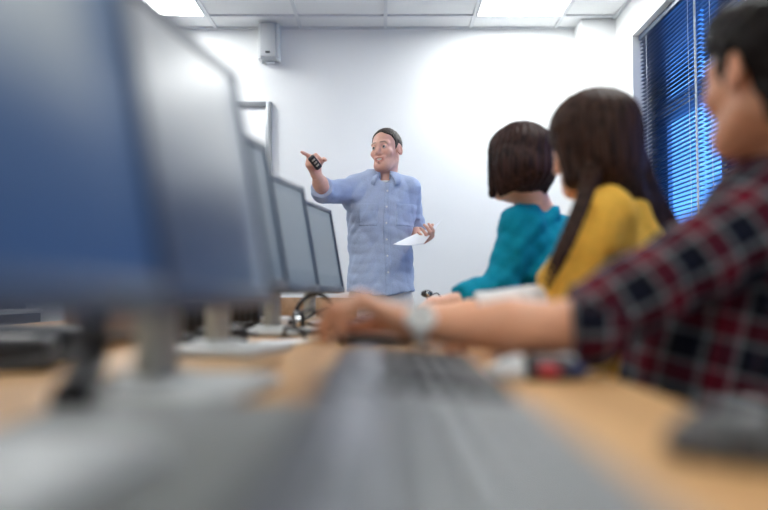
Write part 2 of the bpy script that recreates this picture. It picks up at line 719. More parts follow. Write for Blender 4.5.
# dark side table at the back left
t = empty('side_table', (-2.9, 4.8, 0), 0, 'dark side table with pale edges against the back wall, below the monitors', 'table')
M_dkbrown = mat('dark_laminate', (.03, .022, .024), .45, noise=.2, nscale=8)
M_edge = mat('pale_edging', (.72, .70, .68), .5)
b = MB(); b.box((0, 0, .735), (1.16, .6, .03), .003); b.build('table_top', M_edge, t)
b = MB(); b.box((0, 0, .68), (1.14, .57, .078), .002); b.build('apron', M_dkbrown, t)
b = MB(); b.box((0, -.01, .634), (1.16, .6, .014), .002); b.build('lower_rail', M_edge, t)
for sx in (-.54, .54):
    for sy in (-.25, .25):
        b = MB(); b.box((sx, sy, .313), (.05, .05, .627), .003); b.build('leg', M_dkbrown, t)
t = empty('equipment_case', (-2.62, 4.78, .75), 0, 'dark low equipment case standing on the side table', 'case')
b = MB(); b.box((0, 0, .075), (.5, .36, .15), .01); b.build('body', mat('dark_violet_case', (.03, .02, .05), .5, noise=.3, nscale=40), t)
b = MB(); b.box((0, -.181, .09), (.42, .004, .05), .001); b.build('front_panel', mat('socket_mauve', (.12, .07, .17), .4, noise=.6, nscale=60), t)

# ------------------------------------------------------------------ monitors
M_bezel = mat('monitor_bezel', (.030, .044, .075), .38)
M_back = mat('monitor_back', (.03, .035, .045), .5)
M_stand = mat('silver_plastic', (.43, .44, .43), .42, noise=.03, nscale=20)
M_neck = mat('pale_grey_neck', (.44, .41, .34), .45)


def screen_mat(name, kind):
    """a glowing display in the panel's own coordinates"""
    m, nt, bs = new_mat(name)
    N, L = nt.nodes, nt.links
    bs.inputs['Base Color'].default_value = (.01, .013, .02, 1)
    bs.inputs['Roughness'].default_value = .30
    bs.inputs['Specular IOR Level'].default_value = .28
    tc = N.new('ShaderNodeTexCoord')
    sp = N.new('ShaderNodeSeparateXYZ')
    L.new(tc.outputs['Generated'], sp.inputs[0])

    def rng(axis, a, b):
        x = N.new('ShaderNodeMapRange'); x.interpolation_type = 'SMOOTHSTEP'
        x.inputs['From Min'].default_value = a; x.inputs['From Max'].default_value = b
        L.new(sp.outputs[axis], x.inputs['Value'])
        return x.outputs[0]

    def mix(f, a, b, fac=None):
        x = N.new('ShaderNodeMix'); x.data_type = 'RGBA'
        if fac is None: L.new(f, x.inputs[0])
        else: x.inputs[0].default_value = fac
        for s, v in ((6, a), (7, b)):
            if isinstance(v, tuple): x.inputs[s].default_value = (*v, 1)
            else: L.new(v, x.inputs[s])
        return x.outputs[2]

    def mul(a, b):
        x = N.new('ShaderNodeMath'); x.operation = 'MULTIPLY'
        L.new(a, x.inputs[0]); L.new(b, x.inputs[1])
        return x.outputs[0]
    if kind == 'desktop':        # blue window reflection painted as glow, the room's pale reflection upper left
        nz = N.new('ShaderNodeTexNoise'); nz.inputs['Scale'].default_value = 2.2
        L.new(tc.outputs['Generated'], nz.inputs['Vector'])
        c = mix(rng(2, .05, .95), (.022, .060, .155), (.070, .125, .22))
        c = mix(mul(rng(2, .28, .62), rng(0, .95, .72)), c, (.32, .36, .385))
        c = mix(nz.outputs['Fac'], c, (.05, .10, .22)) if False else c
    elif kind == 'pale_gloss':         # wall's pale gloss painted into the glow above a dark blue lower field
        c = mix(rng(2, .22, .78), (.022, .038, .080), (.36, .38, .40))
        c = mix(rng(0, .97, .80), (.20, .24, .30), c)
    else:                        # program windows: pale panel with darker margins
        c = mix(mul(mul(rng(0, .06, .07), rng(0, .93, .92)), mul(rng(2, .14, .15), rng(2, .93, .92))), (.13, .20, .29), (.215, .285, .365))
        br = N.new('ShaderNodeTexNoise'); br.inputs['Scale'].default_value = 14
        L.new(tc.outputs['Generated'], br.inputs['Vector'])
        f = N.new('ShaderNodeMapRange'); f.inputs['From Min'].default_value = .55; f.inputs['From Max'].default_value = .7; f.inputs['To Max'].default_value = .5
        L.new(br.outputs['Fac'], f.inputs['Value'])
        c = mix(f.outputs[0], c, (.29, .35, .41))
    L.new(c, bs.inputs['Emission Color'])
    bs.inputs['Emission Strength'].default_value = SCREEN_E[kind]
    return m


SCREEN_E = {'desktop': .40, 'pale_gloss': .38, 'windows': .20}  # emission per kind; the first two carry reflections painted as glow
TILT = RAD(10)
MW, MH = .41, .335


def monitor(far_bottom, yaw_deg, scr, label, h=MH, w=MW, z0=0):
    """far_bottom: room position of the lower corner of the panel's far edge; yaw: turn of the panel towards the camera"""
    th = math.pi / 2 - RAD(yaw_deg)
    ux, uy = math.cos(th), math.sin(th)
    pz = far_bottom[2] - DZ - z0
    # panel bottom line lies at local y=-.055
    ox = far_bottom[0] - (w / 2 * ux) - (.055 * uy)
    oy = far_bottom[1] - (w / 2 * uy) + (.055 * ux)
    t = empty('computer_monitor', (ox, oy, DZ + z0), th, label, 'monitor', 'monitors along the desk')
    R = Matrix.Rotation(-TILT, 3, 'X')
    piv = Vector((0, -.055, pz))

    def tl(v): return piv + R @ Vector(v)
    b = MB()
    b.box(tl((0, .012, h / 2)), (w, .03, h), .006, R)
    b.box(tl((0, .036, h / 2 + .01)), (w * .72, .03, h * .66), .012, R)
    cs = b.build('casing', M_back, t)
    b = MB()
    e = .017
    for s in (-1, 1):
        b.box(tl((s * (w / 2 - e / 2), -.004, h / 2)), (e, .012, h), .003, R)
    b.box(tl((0, -.004, h - e / 2)), (w - .03, .0119, e), .003, R)
    b.box(tl((0, -.004, e * .7)), (w - .03, .0119, e * 1.4), .003, R)
    bz = b.build('bezel', M_bezel, t)
    b = MB(); b.box((0, 0, 0), (w - 2 * e + .004, .004, h - 2.4 * e + .004))
    s = b.build('screen', scr, t, smooth=False)
    s.location = tl((0, -.003, h / 2 + .2 * e)); s.rotation_euler = (-TILT, 0, 0)
    b = MB()
    for i in range(4):
        b.box(tl((w / 2 - .05 - i * .016, -.011, e * .7)), (.009, .003, .005), .001, R)
    b.build('control_button', mat('button_grey', (.2, .22, .26), .4) if 'button_grey' not in bpy.data.materials else bpy.data.materials['button_grey'], bz)
    b = MB()
    b.box((0, .02, (pz + .08) / 2 + .01), (.075, .03, pz + .10), .01)
    b.box((0, .002, pz + .12), (.06, .05, .06), .008)
    b.build('stand_neck', M_neck, t)
    b = MB(); b.box((0, -.005, .009), (.235, .19, .018), .008)
    b.lathe([(.055, .018), (.052, .024), (.04, .028)], (0, .02, 0), 24)
    b.build('stand_base', M_stand, t)
    return t


zb = .834
m1 = monitor((-.166, .575, zb), 8, screen_mat('screen_blue_reflection', 'desktop'), 'monitor nearest the camera with blue and pale reflections painted on its screen, left edge of the photo', z0=.0122)
m2 = monitor((-.163, 1.065, zb), 7, screen_mat('screen_pale_gloss', 'pale_gloss'), 'second monitor from the camera with a pale reflection painted on its screen', .34)
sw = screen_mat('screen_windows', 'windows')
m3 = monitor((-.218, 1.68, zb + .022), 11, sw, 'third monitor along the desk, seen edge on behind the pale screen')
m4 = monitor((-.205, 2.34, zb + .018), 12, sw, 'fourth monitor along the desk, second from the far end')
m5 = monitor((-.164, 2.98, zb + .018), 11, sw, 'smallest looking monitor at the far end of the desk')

# ------------------------------------------------------------------ keyboards
M_kb = mat('keyboard_grey', (.045, .047, .055), .42, noise=.04, nscale=25)
M_kb2 = mat('keyboard_dark', (.075, .08, .095), .45)
M_key = mat('key_grey', (.20, .21, .215), .38, noise=.05, nscale=60)
M_key2 = mat('key_charcoal', (.016, .017, .021), .5)
M_strip = mat('pale_grey_strip', (.24, .25, .28), .55, noise=.03, nscale=40)


def keyboard(x0, y0, yaw, mk, mc, label, L=.46, zt=.013):
    """length runs along local y, the space bar side faces local +x"""
    t = empty('computer_keyboard', (x0, y0, DZ), yaw, label, 'keyboard', 'keyboards on the desk')
    R = Matrix.Rotation(RAD(5.5), 3, 'Y')
    b = MB(); b.box(R @ Vector((.03, 0, .011 + zt)), (.19, L, .02), .006, R); b.build('casing', mc, t)
    b = MB(); b.box(R @ Vector((-.0255, 0, .022 + zt)), (.037, L - .02, .012), .005, R)
    st = b.build('control_strip', M_strip, t)
    b = MB()
    for i in range(8):
        b.box(R @ Vector((-.0255, -L / 2 + .06 + i * .018, .029 + zt)), (.012, .012, .004), .0015, R)
    b.build('media_button', M_kb2, st)
    b = MB()
    rows = [(0.006, 18, .0195), (.028, 21, .0195), (.0475, 21, .0195), (.067, 20, .0195), (.0865, 19, .0195), (.106, 12, .0195)]
    for r, (x, n, p) in enumerate(rows):
        tot = L - .03
        ws = [tot / n] * n
        if r == 5:
            u = tot / 20
            ws = [u * 1.2] * 3 + [u * 5.4] + [u * 1.2] * 4 + [u] * 6
        y = -tot / 2
        for wv in ws:
            b.box(R @ Vector((x, y + wv / 2, .0255 + zt)), (.0165, wv - .003, .009), .002, R, 1)
            y += wv
    b.build('keys', mk, t)
    for sy in (-.17, .17):
        b = MB(); b.box((-.045, sy, .009), (.014, .03, .018), .003); b.build('foot', M_soft, t)
    return t


keyboard(.001, .41, 0, M_key, M_kb, 'grey keyboard lying lengthwise in the foreground, closest to the camera')
keyboard(.0, .895, 0, M_key2, M_kb2, 'darker keyboard under the hand wearing the watch')
keyboard(-.06, 1.95, RAD(2), M_key2, M_kb2, 'dark keyboard in front of the third and fourth monitors', .44)
keyboard(-.03, 2.65, RAD(-2), M_key2, M_kb2, 'dark keyboard at the far end of the desk', .44)

# grey folder beside the front keyboard
t = empty('document_folder', (-.190, .46, DZ), RAD(0), 'flat grey folder lying left of the front keyboard, under the nearest monitor stand', 'folder')
M_fold = mat('grey_card', (.19, .195, .188), .55, noise=.05, nscale=12)
b = MB(); b.box((0, 0, .003), (.23, .56, .003), .001); b.build('back_cover', M_fold, t)
b = MB(); b.box((0, .005, .0065), (.215, .54, .004), .0005); b.build('paper_block', mat('paper_white', (.8, .81, .82), .7), t)
b = MB(); b.box((0, 0, .0105), (.23, .56, .003), .001); b.build('front_cover', M_fold, t)
b = MB(); b.box((-.115, 0, .007), (.006, .56, .0125), .002); b.build('spine', M_back, t)


# ------------------------------------------------------------------ mice
def mouse(loc, yaw, m_body, m_btn, label, accent=None, s=1.0, cable=None):
    t = empty('computer_mouse', (loc[0], loc[1], DZ), yaw, label, 'mouse', 'mice on the desk')
    f = Form()
    f.ell((0, 0, .008 * s), (.055 * s, .03 * s, .028 * s), k=.004)
    f.plane((0, 0, .001), (0, 0, -1), .003)
    top = f.clone()
    f.cut(lambda p: p[:, 0] - .012 * s + 0 * p[:, 1], .002)
    link_mesh('body', f.mesh(.0025), m_body, t)
    for sy in (-1, 1):
        g = top.clone()
        g.plane((.0135 * s, 0, 0), (-1, 0, 0), .002)
        g.plane((0, sy * .001, 0), (0, -sy, 0), .002)
        link_mesh('button', g.mesh(.0025), m_btn, t)
    b = MB(); b.lathe([(.008, -.004), (.011, -.002), (.011, .002), (.008, .004)], (.032 * s, 0, .024 * s), 20, Matrix.Rotation(math.pi / 2, 3, 'X')); b.build('scroll_wheel', M_soft, t)
    if accent:
        for (x, y, z, r, m, nm) in accent:
            g = Form(); g.ell((x, y, z), r); link_mesh(nm, g.mesh(.0018), m, t)
    if cable:
        b = MB(); b.tube(spline(cable, 10), .0018, 8); b.build('cable', M_soft, t)
    return t


M_red = mat('red_plastic', (.42, .008, .015), .35)
M_navy = mat('navy_plastic', (.02, .03, .10), .4)
M_silver = mat('silver_paint', (.62, .63, .62), .35)
mo = mouse((.212, 1.05), RAD(172), M_black, M_silver, 'black mouse with red side and silver buttons beside the checked sleeve',
      accent=[(-.012, .024, .014, (.014, .009, .011), M_red, 'red_grip'), (-.043, .014, .014, (.012, .011, .011), M_navy, 'blue_cap'), (-.03, -.012, .027, (.016, .012, .008), M_silver, 'silver_crest')])
mo.scale = (1.25, 1.15, 1.0)
mouse((.262, .535), RAD(150), mat('grey_mouse_top', (.06, .06, .062), .32), mat('grey_mouse_button', (.075, .075, .076), .32), 'dark grey mouse at the desk edge, bottom right corner', s=1.12)

# ------------------------------------------------------------------ clutter between the stands
M_cable = mat('black_cable', (.014, .013, .014), .45)
M_cream = mat('cream_cable', (.62, .54, .42), .5)
M_chrome = mat('chrome', (.75, .76, .78), .15, 1.0)


def cable(name, pts, r, m, label, group='loose cables between the monitor stands'):
    pts = [np.array(p, float) for p in pts]
    o0 = pts[0]
    b = MB(); b.tube(spline([p - o0 for p in pts], 12), r, 8)
    o = b.build(name, m)
    o.location = tuple(o0)
    return tag(o, label, 'cable', group)


def coil(c, r, turns, rise=.004, tail=None, seed=0):
    rnd = random.Random(seed)
    pts = []
    n = int(turns * 10)
    for i in range(n):
        a = i / 10 * 2 * math.pi
        rr = r * (1 + .12 * rnd.uniform(-1, 1))
        pts.append((c[0] + rr * math.cos(a), c[1] + .9 * rr * math.sin(a), DZ + .006 + rise * (i / 10) + .01 * abs(math.sin(a * 1.5 + seed)) * (i / n)))
    if tail: pts += tail
    return pts


cable('power_cable', coil((-.42, 1.72), .055, 3, seed=1), .0045, M_cable, 'coiled black power cable behind the third monitor stand')
cable('power_cable', coil((-.42, 2.40), .06, 3, seed=2), .0045, M_cable, 'coiled black power cable near the fourth monitor stand')
cable('power_cable', coil((-.02, 2.30), .045, 2, seed=4), .004, M_cable, 'loose black loops of cable in front of the fourth monitor')
cable('power_cable', [(-.62, 1.0, DZ + .007), (-.5, 1.08, DZ + .02), (-.44, 1.25, DZ + .05), (-.45, 1.45, DZ + .02), (-.50, 1.6, DZ + .007), (-.55, 1.80, DZ + .007)], .006, M_cable, 'thick black cable arching past the second monitor')
cable('video_cable', [(-.315, .90, .93), (-.335, .87, .86), (-.335, .86, .78), (-.325, .80, DZ + .02), (-.30, .72, DZ + .02)], .019, M_cable, 'thick black cable bundle dropping behind the second monitor')
cable('data_cable', [(-.20, 1.64, DZ + .005), (-.16, 1.70, DZ + .015), (-.142, 1.80, DZ + .005), (-.145, 1.95, DZ + .005), (-.18, 2.08, DZ + .005)], .004, M_cream, 'cream data cable snaking across the desk by the paper')
cable('data_cable', [(-.3, 2.5, DZ + .005), (-.22, 2.45, DZ + .04), (-.16, 2.5, DZ + .03), (-.13, 2.6, DZ + .005)], .004, M_cream, 'cream data cable looped under the far monitors')

cable('power_cable', [(-.20, 1.92, DZ + .006), (-.24, 1.97, DZ + .05), (-.20, 2.03, DZ + .075), (-.15, 2.0, DZ + .04), (-.18, 1.93, DZ + .02), (-.25, 1.95, DZ + .03), (-.27, 2.02, DZ + .006)], .005, M_cable, 'black cable looping upright between the third and fourth monitors')
cable('power_cable', [(-.30, 2.52, DZ + .006), (-.24, 2.58, DZ + .05), (-.19, 2.60, DZ + .07), (-.17, 2.55, DZ + .03), (-.22, 2.50, DZ + .012), (-.27, 2.57, DZ + .02)], .005, M_cable, 'black cable looping upright between the fourth and the far monitor')

# power adapters
def adapter(loc, yaw, size, m, label):
    t = empty('power_adapter', (*loc, DZ), yaw, label, 'power adapter', 'power adapters on the desk')
    b = MB(); b.box((0, 0, size[2] / 2), size, .007, seg=3); b.build('body', m, t)
    b = MB(); b.box((0, 0, size[2] + .0004), (size[0] * .6, size[1] * .6, .001)); b.build('rating_plate', M_edge, t)
    b = MB(); b.tube([(size[0] / 2, 0, size[2] / 2), (size[0] / 2 + .03, 0, size[2] / 2)], [.006, .003], 8); b.build('strain_relief', M_soft, t)


adapter((-.40, 1.85), .4, (.12, .06, .035), M_black, 'black brick power adapter behind the third monitor')
adapter((-.60, 1.17), .2, (.16, .10, .05), M_black, 'large black power adapter in front of the black network box')
adapter((-.37, 2.56), -.3, (.10, .05, .04), M_white_p, 'small white power adapter by the far monitors')

# network switch box
t = empty('network_switch', (-.64, 1.36, DZ), .05, 'black desktop network box at the left behind the nearest monitors', 'network box')
b = MB(); b.box((0, 0, .03), (.20, .15, .05), .006); b.build('body', M_black, t)
b = MB(); b.box((0, -.0755, .034), (.15, .003, .022), .001); b.build('port_panel', M_alu, t)
for sx in (-.08, .08):
    for sy in (-.055, .055):
        b = MB(); b.lathe([(.008, 0), (.008, .006)], (sx, sy, 0), 12); b.build('foot', M_soft, t)

# small black desktop computers behind the monitors
def mini_computer(x, y, yaw, label):
    t = empty('mini_computer', (x, y, DZ), yaw, label, 'computer', 'small computers on the desk')
    b = MB(); b.box((0, 0, .048), (.17, .17, .085), .008); bd = b.build('body', M_black, t)
    b = MB()
    for i in range(7):
        b.box((-.06 + i * .02, -.0855, .055), (.008, .002, .05), .0008)
    b.build('vent_slots', M_back, bd)
    b = MB(); b.lathe([(.006, 0), (.006, .003), (.004, .004)], (.06, -.085, .02), 14, Matrix.Rotation(math.pi / 2, 3, 'X')); b.build('power_button', M_alu, bd)
    for sx in (-.065, .065):
        for sy in (-.065, .065):
            b = MB(); b.lathe([(.009, 0), (.009, .006)], (sx, sy, 0), 12); b.build('foot', M_soft, t)


mini_computer(-.515, 2.02, .1, 'small black computer box behind the third monitor')
mini_computer(-.50, 2.62, -.1, 'small black computer box behind the far monitors')

# sheets of paper on the desk
M_paper = mat('paper', (.82, .84, .88), .7)


def sheet(loc, yaw, size, label, m=None, name='paper_sheet', cat='paper'):
    b = MB()
    n = 6
    pts, fc = [], []
    for i in range(n + 1):
        for j in range(2):
            x = (i / n - .5) * size[0]
            pts.append((x, (j - .5) * size[1], .0006 + .006 * (i / n) ** 3))
    for i in range(n):
        fc.append((2 * i, 2 * i + 2, 2 * i + 3, 2 * i + 1))
    m0 = len(pts)
    pts += [(p[0], p[1], p[2] + .0012) for p in pts]
    fc += [tuple(k + m0 for k in f[::-1]) for f in fc]
    for a_, c_ in ((0, 1), (2 * n + 1, 2 * n)):
        fc.append((a_, c_, c_ + m0, a_ + m0))
    for j in (0, 1):
        for i in range(n):
            a_, c_ = 2 * i + j, 2 * i + 2 + j
            fc.append((a_, c_, c_ + m0, a_ + m0) if j else (c_, a_, a_ + m0, c_ + m0))
    b.poly(pts, fc)
    o = b.build(name, m or M_paper)
    o.location = (loc[0], loc[1], DZ); o.rotation_euler = (0, 0, yaw)
    return tag(o, label, cat)


sheet((-.235, 1.83), 0, (.15, .12), 'small white paper sheet lying on the desk beside the third monitor')
sheet((-.29, 1.165), -.1, (.21, .297), 'brown card sheet beside the second monitor stand', mat('brown_card', (.40, .25, .12), .7, noise=.1, nscale=10), 'card_sheet', 'card')

# headset by the far monitors
hc = np.array([-.215, 2.36, DZ])
t = empty('headset', hc, .3, 'black and silver headset lying at the foot of the fourth monitor', 'headset')
b = MB()
arc = [(.07 * math.cos(a), 0, .022 + .095 * math.sin(a)) for a in np.linspace(0, math.pi, 18)]
b.tube(arc, .007, 10); b.build('headband', M_black, t)
for s in (-1, 1):
    Rr = Matrix.Rotation(math.pi / 2 * s, 3, 'Y')
    b = MB(); b.lathe([(.020, 0), (.034, .004), (.034, .016), (.022, .020)], (s * .052, 0, .034), 28, Rr); e = b.build('ear_cup', M_chrome, t)
    b = MB(); b.lathe([(.020, -.014), (.033, -.012), (.034, -.002), (.02, 0)], (s * .052, 0, .034), 28, Rr); b.build('ear_pad', M_soft, e)
b = MB(); b.tube(spline([(.075, 0, .034), (.08, -.03, .025), (.06, -.075, .012)], 8), .003, 8); b.lathe([(.002, -.008), (.006, -.004), (.006, .006), (.002, .01)], (.06, -.078, .012), 14); b.build('microphone', M_black, t)

# small black webcam on a stalk at the far end
t = empty('webcam', (.175, 3.05, DZ), .2, 'small black round webcam on a thin stand at the far end of the desk', 'webcam')
b = MB(); b.lathe([(.03, 0), (.03, .004), (.012, .008), (.005, .012), (.004, .105)], (0, 0, 0), 24); b.build('stand', M_black, t)
f = Form(); f.ell((0, 0, .117), (.025, .02, .016)); hd_ = link_mesh('head', f.mesh(.0025), M_black, t)
b = MB(); b.lathe([(.009, 0), (.009, .004), (.006, .005)], (0, -.018, .117), 20, Matrix.Rotation(math.pi / 2, 3, 'X')); b.build('lens', M_chrome, hd_)
b = MB(); b.tube(spline([(.024, 0, .115), (.05, .01, .117), (.075, .02, .08), (.08, .03, .02), (.09, .05, .004)], 8), .0025, 8); b.build('cable', M_cable, t)

# ------------------------------------------------------------------ chairs under the students
M_seat = mat('blue_upholstery', (.02, .03, .07), .9, noise=.15, nscale=200, bump=.2, bscale=400)


def chair(x, y, label):
    t = empty('office_chair', (x, y, 0), 0, label, 'chair', 'office chairs at the desk')
    b = MB(); b.box((0, 0, .410), (.44, .44, .05), .02, seg=3); b.build('seat', M_seat, t)
    b = MB(); b.box((.285, 0, .78), (.04, .38, .34), .015, (0, RAD(8), 0), 3); b.build('backrest', M_seat, t)
    b = MB(); b.tube(spline([(.15, 0, .375), (.26, 0, .39), (.31, 0, .55), (.305, 0, .72)], 8), .013, 8); b.build('back_support', M_black, t)
    b = MB(); b.tube([(0, 0, .07), (0, 0, .3), (0, 0, .3), (0, 0, .39)], [.028, .028, .016, .016], 16); b.build('column', M_black, t)
    for k in range(5):
        a = RAD(72 * k + 20)
        b = MB(); b.tube([(0, 0, .09), (.27 * math.cos(a), .27 * math.sin(a), .06)], [.022, .014], 10); l = b.build('leg', M_black, t)
        b = MB(); b.lathe([(.018, -.016), (.027, -.012), (.027, .012), (.018, .016)], (.27 * math.cos(a), .27 * math.sin(a), .027), 18, Euler((math.pi / 2, 0, a)).to_matrix()); b.build('caster', M_soft, l)


chair(.66, 1.30, 'blue office chair under the person in the checked shirt')
chair(.64, 1.95, 'blue office chair under the person in the yellow cardigan')
chair(.58, 2.62, 'blue office chair under the person in the teal jumper')

# ------------------------------------------------------------------ daylight outside
w = bpy.data.worlds.new('daylight')
SC.world = w
w.use_nodes = True
nt = w.node_tree
bg = nt.nodes['Background']
tc = nt.nodes.new('ShaderNodeTexCoord')
nz = nt.nodes.new('ShaderNodeTexNoise'); nz.inputs['Scale'].default_value = 3.2; nz.inputs['Detail'].default_value = 4
cr = nt.nodes.new('ShaderNodeValToRGB')
cr.color_ramp.elements[0].position = .38; cr.color_ramp.elements[0].color = (.012, .09, .42, 1)
cr.color_ramp.elements[1].position = .66; cr.color_ramp.elements[1].color = (.10, .32, .85, 1)
nt.links.new(tc.outputs['Generated'], nz.inputs['Vector'])
nt.links.new(nz.outputs['Fac'], cr.inputs[0])
nt.links.new(cr.outputs[0], bg.inputs[0])
bg.inputs[1].default_value = 1.4
SC.cycles.max_bounces = 8
SC.cycles.diffuse_bounces = 5
SC.cycles.use_denoising = True
vs.exposure = 1.12

# ------------------------------------------------------------------ people
def skin_mat(name):
    return mat(name, (.6, .4, .3), .48, sss=.08, noise=.05, nscale=60, attr='Col', spec=.35)


def hair_mat(name, c, hi):
    m, nt, bs = new_mat(name)
    N, L = nt.nodes, nt.links
    tc = N.new('ShaderNodeTexCoord'); mp = N.new('ShaderNodeMapping'); mp.inputs['Scale'].default_value = (160, 160, 9)
    nz = N.new('ShaderNodeTexNoise'); nz.inputs['Scale'].default_value = 1; nz.inputs['Detail'].default_value = 3
    cr = N.new('ShaderNodeValToRGB')
    cr.color_ramp.elements[0].position = .35; cr.color_ramp.elements[0].color = (*c, 1)
    cr.color_ramp.elements[1].position = .72; cr.color_ramp.elements[1].color = (*hi, 1)
    bp = N.new('ShaderNodeBump'); bp.inputs['Strength'].default_value = .5; bp.inputs['Distance'].default_value = .004
    L.new(tc.outputs['Object'], mp.inputs[0]); L.new(mp.outputs[0], nz.inputs['Vector']); L.new(nz.outputs['Fac'], cr.inputs[0])
    L.new(cr.outputs[0], bs.inputs['Base Color']); L.new(nz.outputs['Fac'], bp.inputs['Height']); L.new(bp.outputs[0], bs.inputs['Normal'])
    bs.inputs['Roughness'].default_value = .5
    bs.inputs['Specular IOR Level'].default_value = .14
    return m


M_skin = skin_mat('skin')
M_eye = mat('eye_white', (.8, .8, .8), .2, attr='Col')
M_teeth = mat('teeth', (.82, .79, .74), .3)


def head(S, c, R, s=1.0, neck=None, jaw=1.0, smile=False):
    c = np.array(c, float)

    def T(x, y, z): return c + R @ (np.array([x, y, z]) * s)
    S.ell(T(0, -.012, .035), np.array([.075, .096, .086]) * s, R, k=.02)
    S.ell(T(0, .030, -.035), np.array([.058 * jaw, .060, .078]) * s, R, k=.03)
    S.cap(T(-.02, .055, -.098), T(.02, .055, -.098), .024 * s, k=.03)
    for q in (-1, 1):
        S.cap(T(q * .050 * jaw, -.005, -.055), T(q * .022, .055, -.10), .020 * s, k=.025)
        S.ell(T(q * .040, .062, -.028), np.array([.024, .022, .02]) * s, R, k=.02)
        S.cap(T(q * .012, .088, .020), T(q * .044, .070, .022), .010 * s, k=.018)
    for q in (-1, 1):
        S.ell(T(q * .031, .098, .001), np.array([.017, .020, .0085]) * s, R, k=.011, op='s')
        S.ell(T(q * .031, .078, .001), np.array([.015, .0125, .0125]) * s, R, k=.006)
    S.cap(T(0, .088, .012), T(0, .108, -.034), .0085 * s, .0125 * s, k=.010)
    for q in (-1, 1):
        S.ell(T(q * .013, .096, -.038), np.array([.0095, .011, .008]) * s, R, k=.006)
    w = .031 if smile else .021
    up = .010 if smile else 0
    for q in (-1, 1):
        S.cap(T(0, .0955, -.060 if smile else -.063), T(q * w, .080, -.064 + up), .0065 * s, .004 * s, k=.006)
        S.cap(T(0, .0915, -.080 if smile else -.075), T(q * w, .080, -.068 + up), .007 * s, .004 * s, k=.006)
    if smile:
        S.ell(T(0, .098, -.0695), np.array([.025, .013, .0075]) * s, R, k=.004, op='s')
    for q in (-1, 1):
        S.ell(T(q * .078, -.010, -.004), np.array([.010, .020, .033]) * s, R @ rot3('y', -q * 8) @ rot3('z', q * 22), k=.008)
        S.ell(T(q * .088, -.004, .0), np.array([.006, .011, .018]) * s, R, k=.006, op='s')
    if neck is not None:
        S.cap(T(0, -.028, -.05), neck, .054 * s, .060 * s, k=.03)
    return T


def rot3(ax, deg):
    a = RAD(deg); c, s_ = math.cos(a), math.sin(a)
    return np.array({'x': [[1, 0, 0], [0, c, -s_], [0, s_, c]], 'y': [[c, 0, s_], [0, 1, 0], [-s_, 0, c]], 'z': [[c, -s_, 0], [s_, c, 0], [0, 0, 1]]}[ax])


FL = [(.043, .026, .020), (.047, .030, .021), (.043, .028, .020), (.034, .021, .018)]


def hand(S, w, d, n, side, curls, L=1.0, aim=None, thumb=((.55, .8, -.25), (.85, .45, -.3), (.95, .2, -.25)), spread=6):
    """w wrist, d towards the knuckles, n out of the back of the hand; returns finger tip positions"""
    w = np.array(w, float)
    d = nrm(d); n = nrm(np.array(n, float) - d * (np.array(n, float) @ d))
    t = np.cross(d, n) * (-1 if side == 'R' else 1)
    off = [.028, .009, -.010, -.027]
    fwd = [.088, .092, .087, .078]
    tips = []
    for i in range(4):
        k = w + L * (d * fwd[i] + t * off[i])
        S.cap(w + L * (t * off[i] * .55 + d * .005), k, .0155 * L, .0115 * L, k=.016)
        p = k
        sp = RAD([spread, spread * .25, -spread * .35, -spread][i])
        dd = d * math.cos(sp) + t * math.sin(sp)
        a = 0
        rs = [.0102, .0092, .0084, .0072]
        for j in range(3):
            a += RAD(curls[i][j])
            v = dd * math.cos(a) - n * math.sin(a)
            if i == 0 and aim is not None:
                v = nrm(np.array(aim) - k)
            e = p + v * FL[i][j] * L
            S.cap(p, e, rs[j] * L, rs[j + 1] * L, k=.009 if j == 0 else .003)
            p = e
        tips.append(p)
    p = w + L * (d * .022 + t * .022 - n * .006)
    S.cap(w + L * d * .01, p, .018 * L, .017 * L, k=.016)
    rs = [.0165, .0125, .0108, .0085]
    ls = [.040, .034, .027]
    for j in range(3):
        v = nrm(d * thumb[j][0] + t * thumb[j][1] + n * thumb[j][2])
        e = p + v * ls[j] * L
        S.cap(p, e, rs[j] * L, rs[j + 1] * L, k=.012 if j == 0 else .004)
        p = e
    tips.append(p)
    return tips


def folds(amp, seed, freq=(45, 150), n=7, dirn=None):
    r = np.random.RandomState(seed)
    ks = []
    for _ in range(n):
        v = r.normal(size=3)
        if dirn is not None:
            v = v - .75 * np.array(dirn) * (v @ np.array(dirn))
        ks.append((nrm(v) * r.uniform(*freq), r.uniform(0, 6.28), r.uniform(.5, 1)))

    def f(p):
        q = p + .02 * np.sin(p[:, [1, 2, 0]] * 17 + seed)
        d = 0
        for k, ph, a in ks:
            d = d + a * (1 - np.abs(np.sin(q @ k / 2 + ph)) * 1.6)
        return amp * d / n
    return f


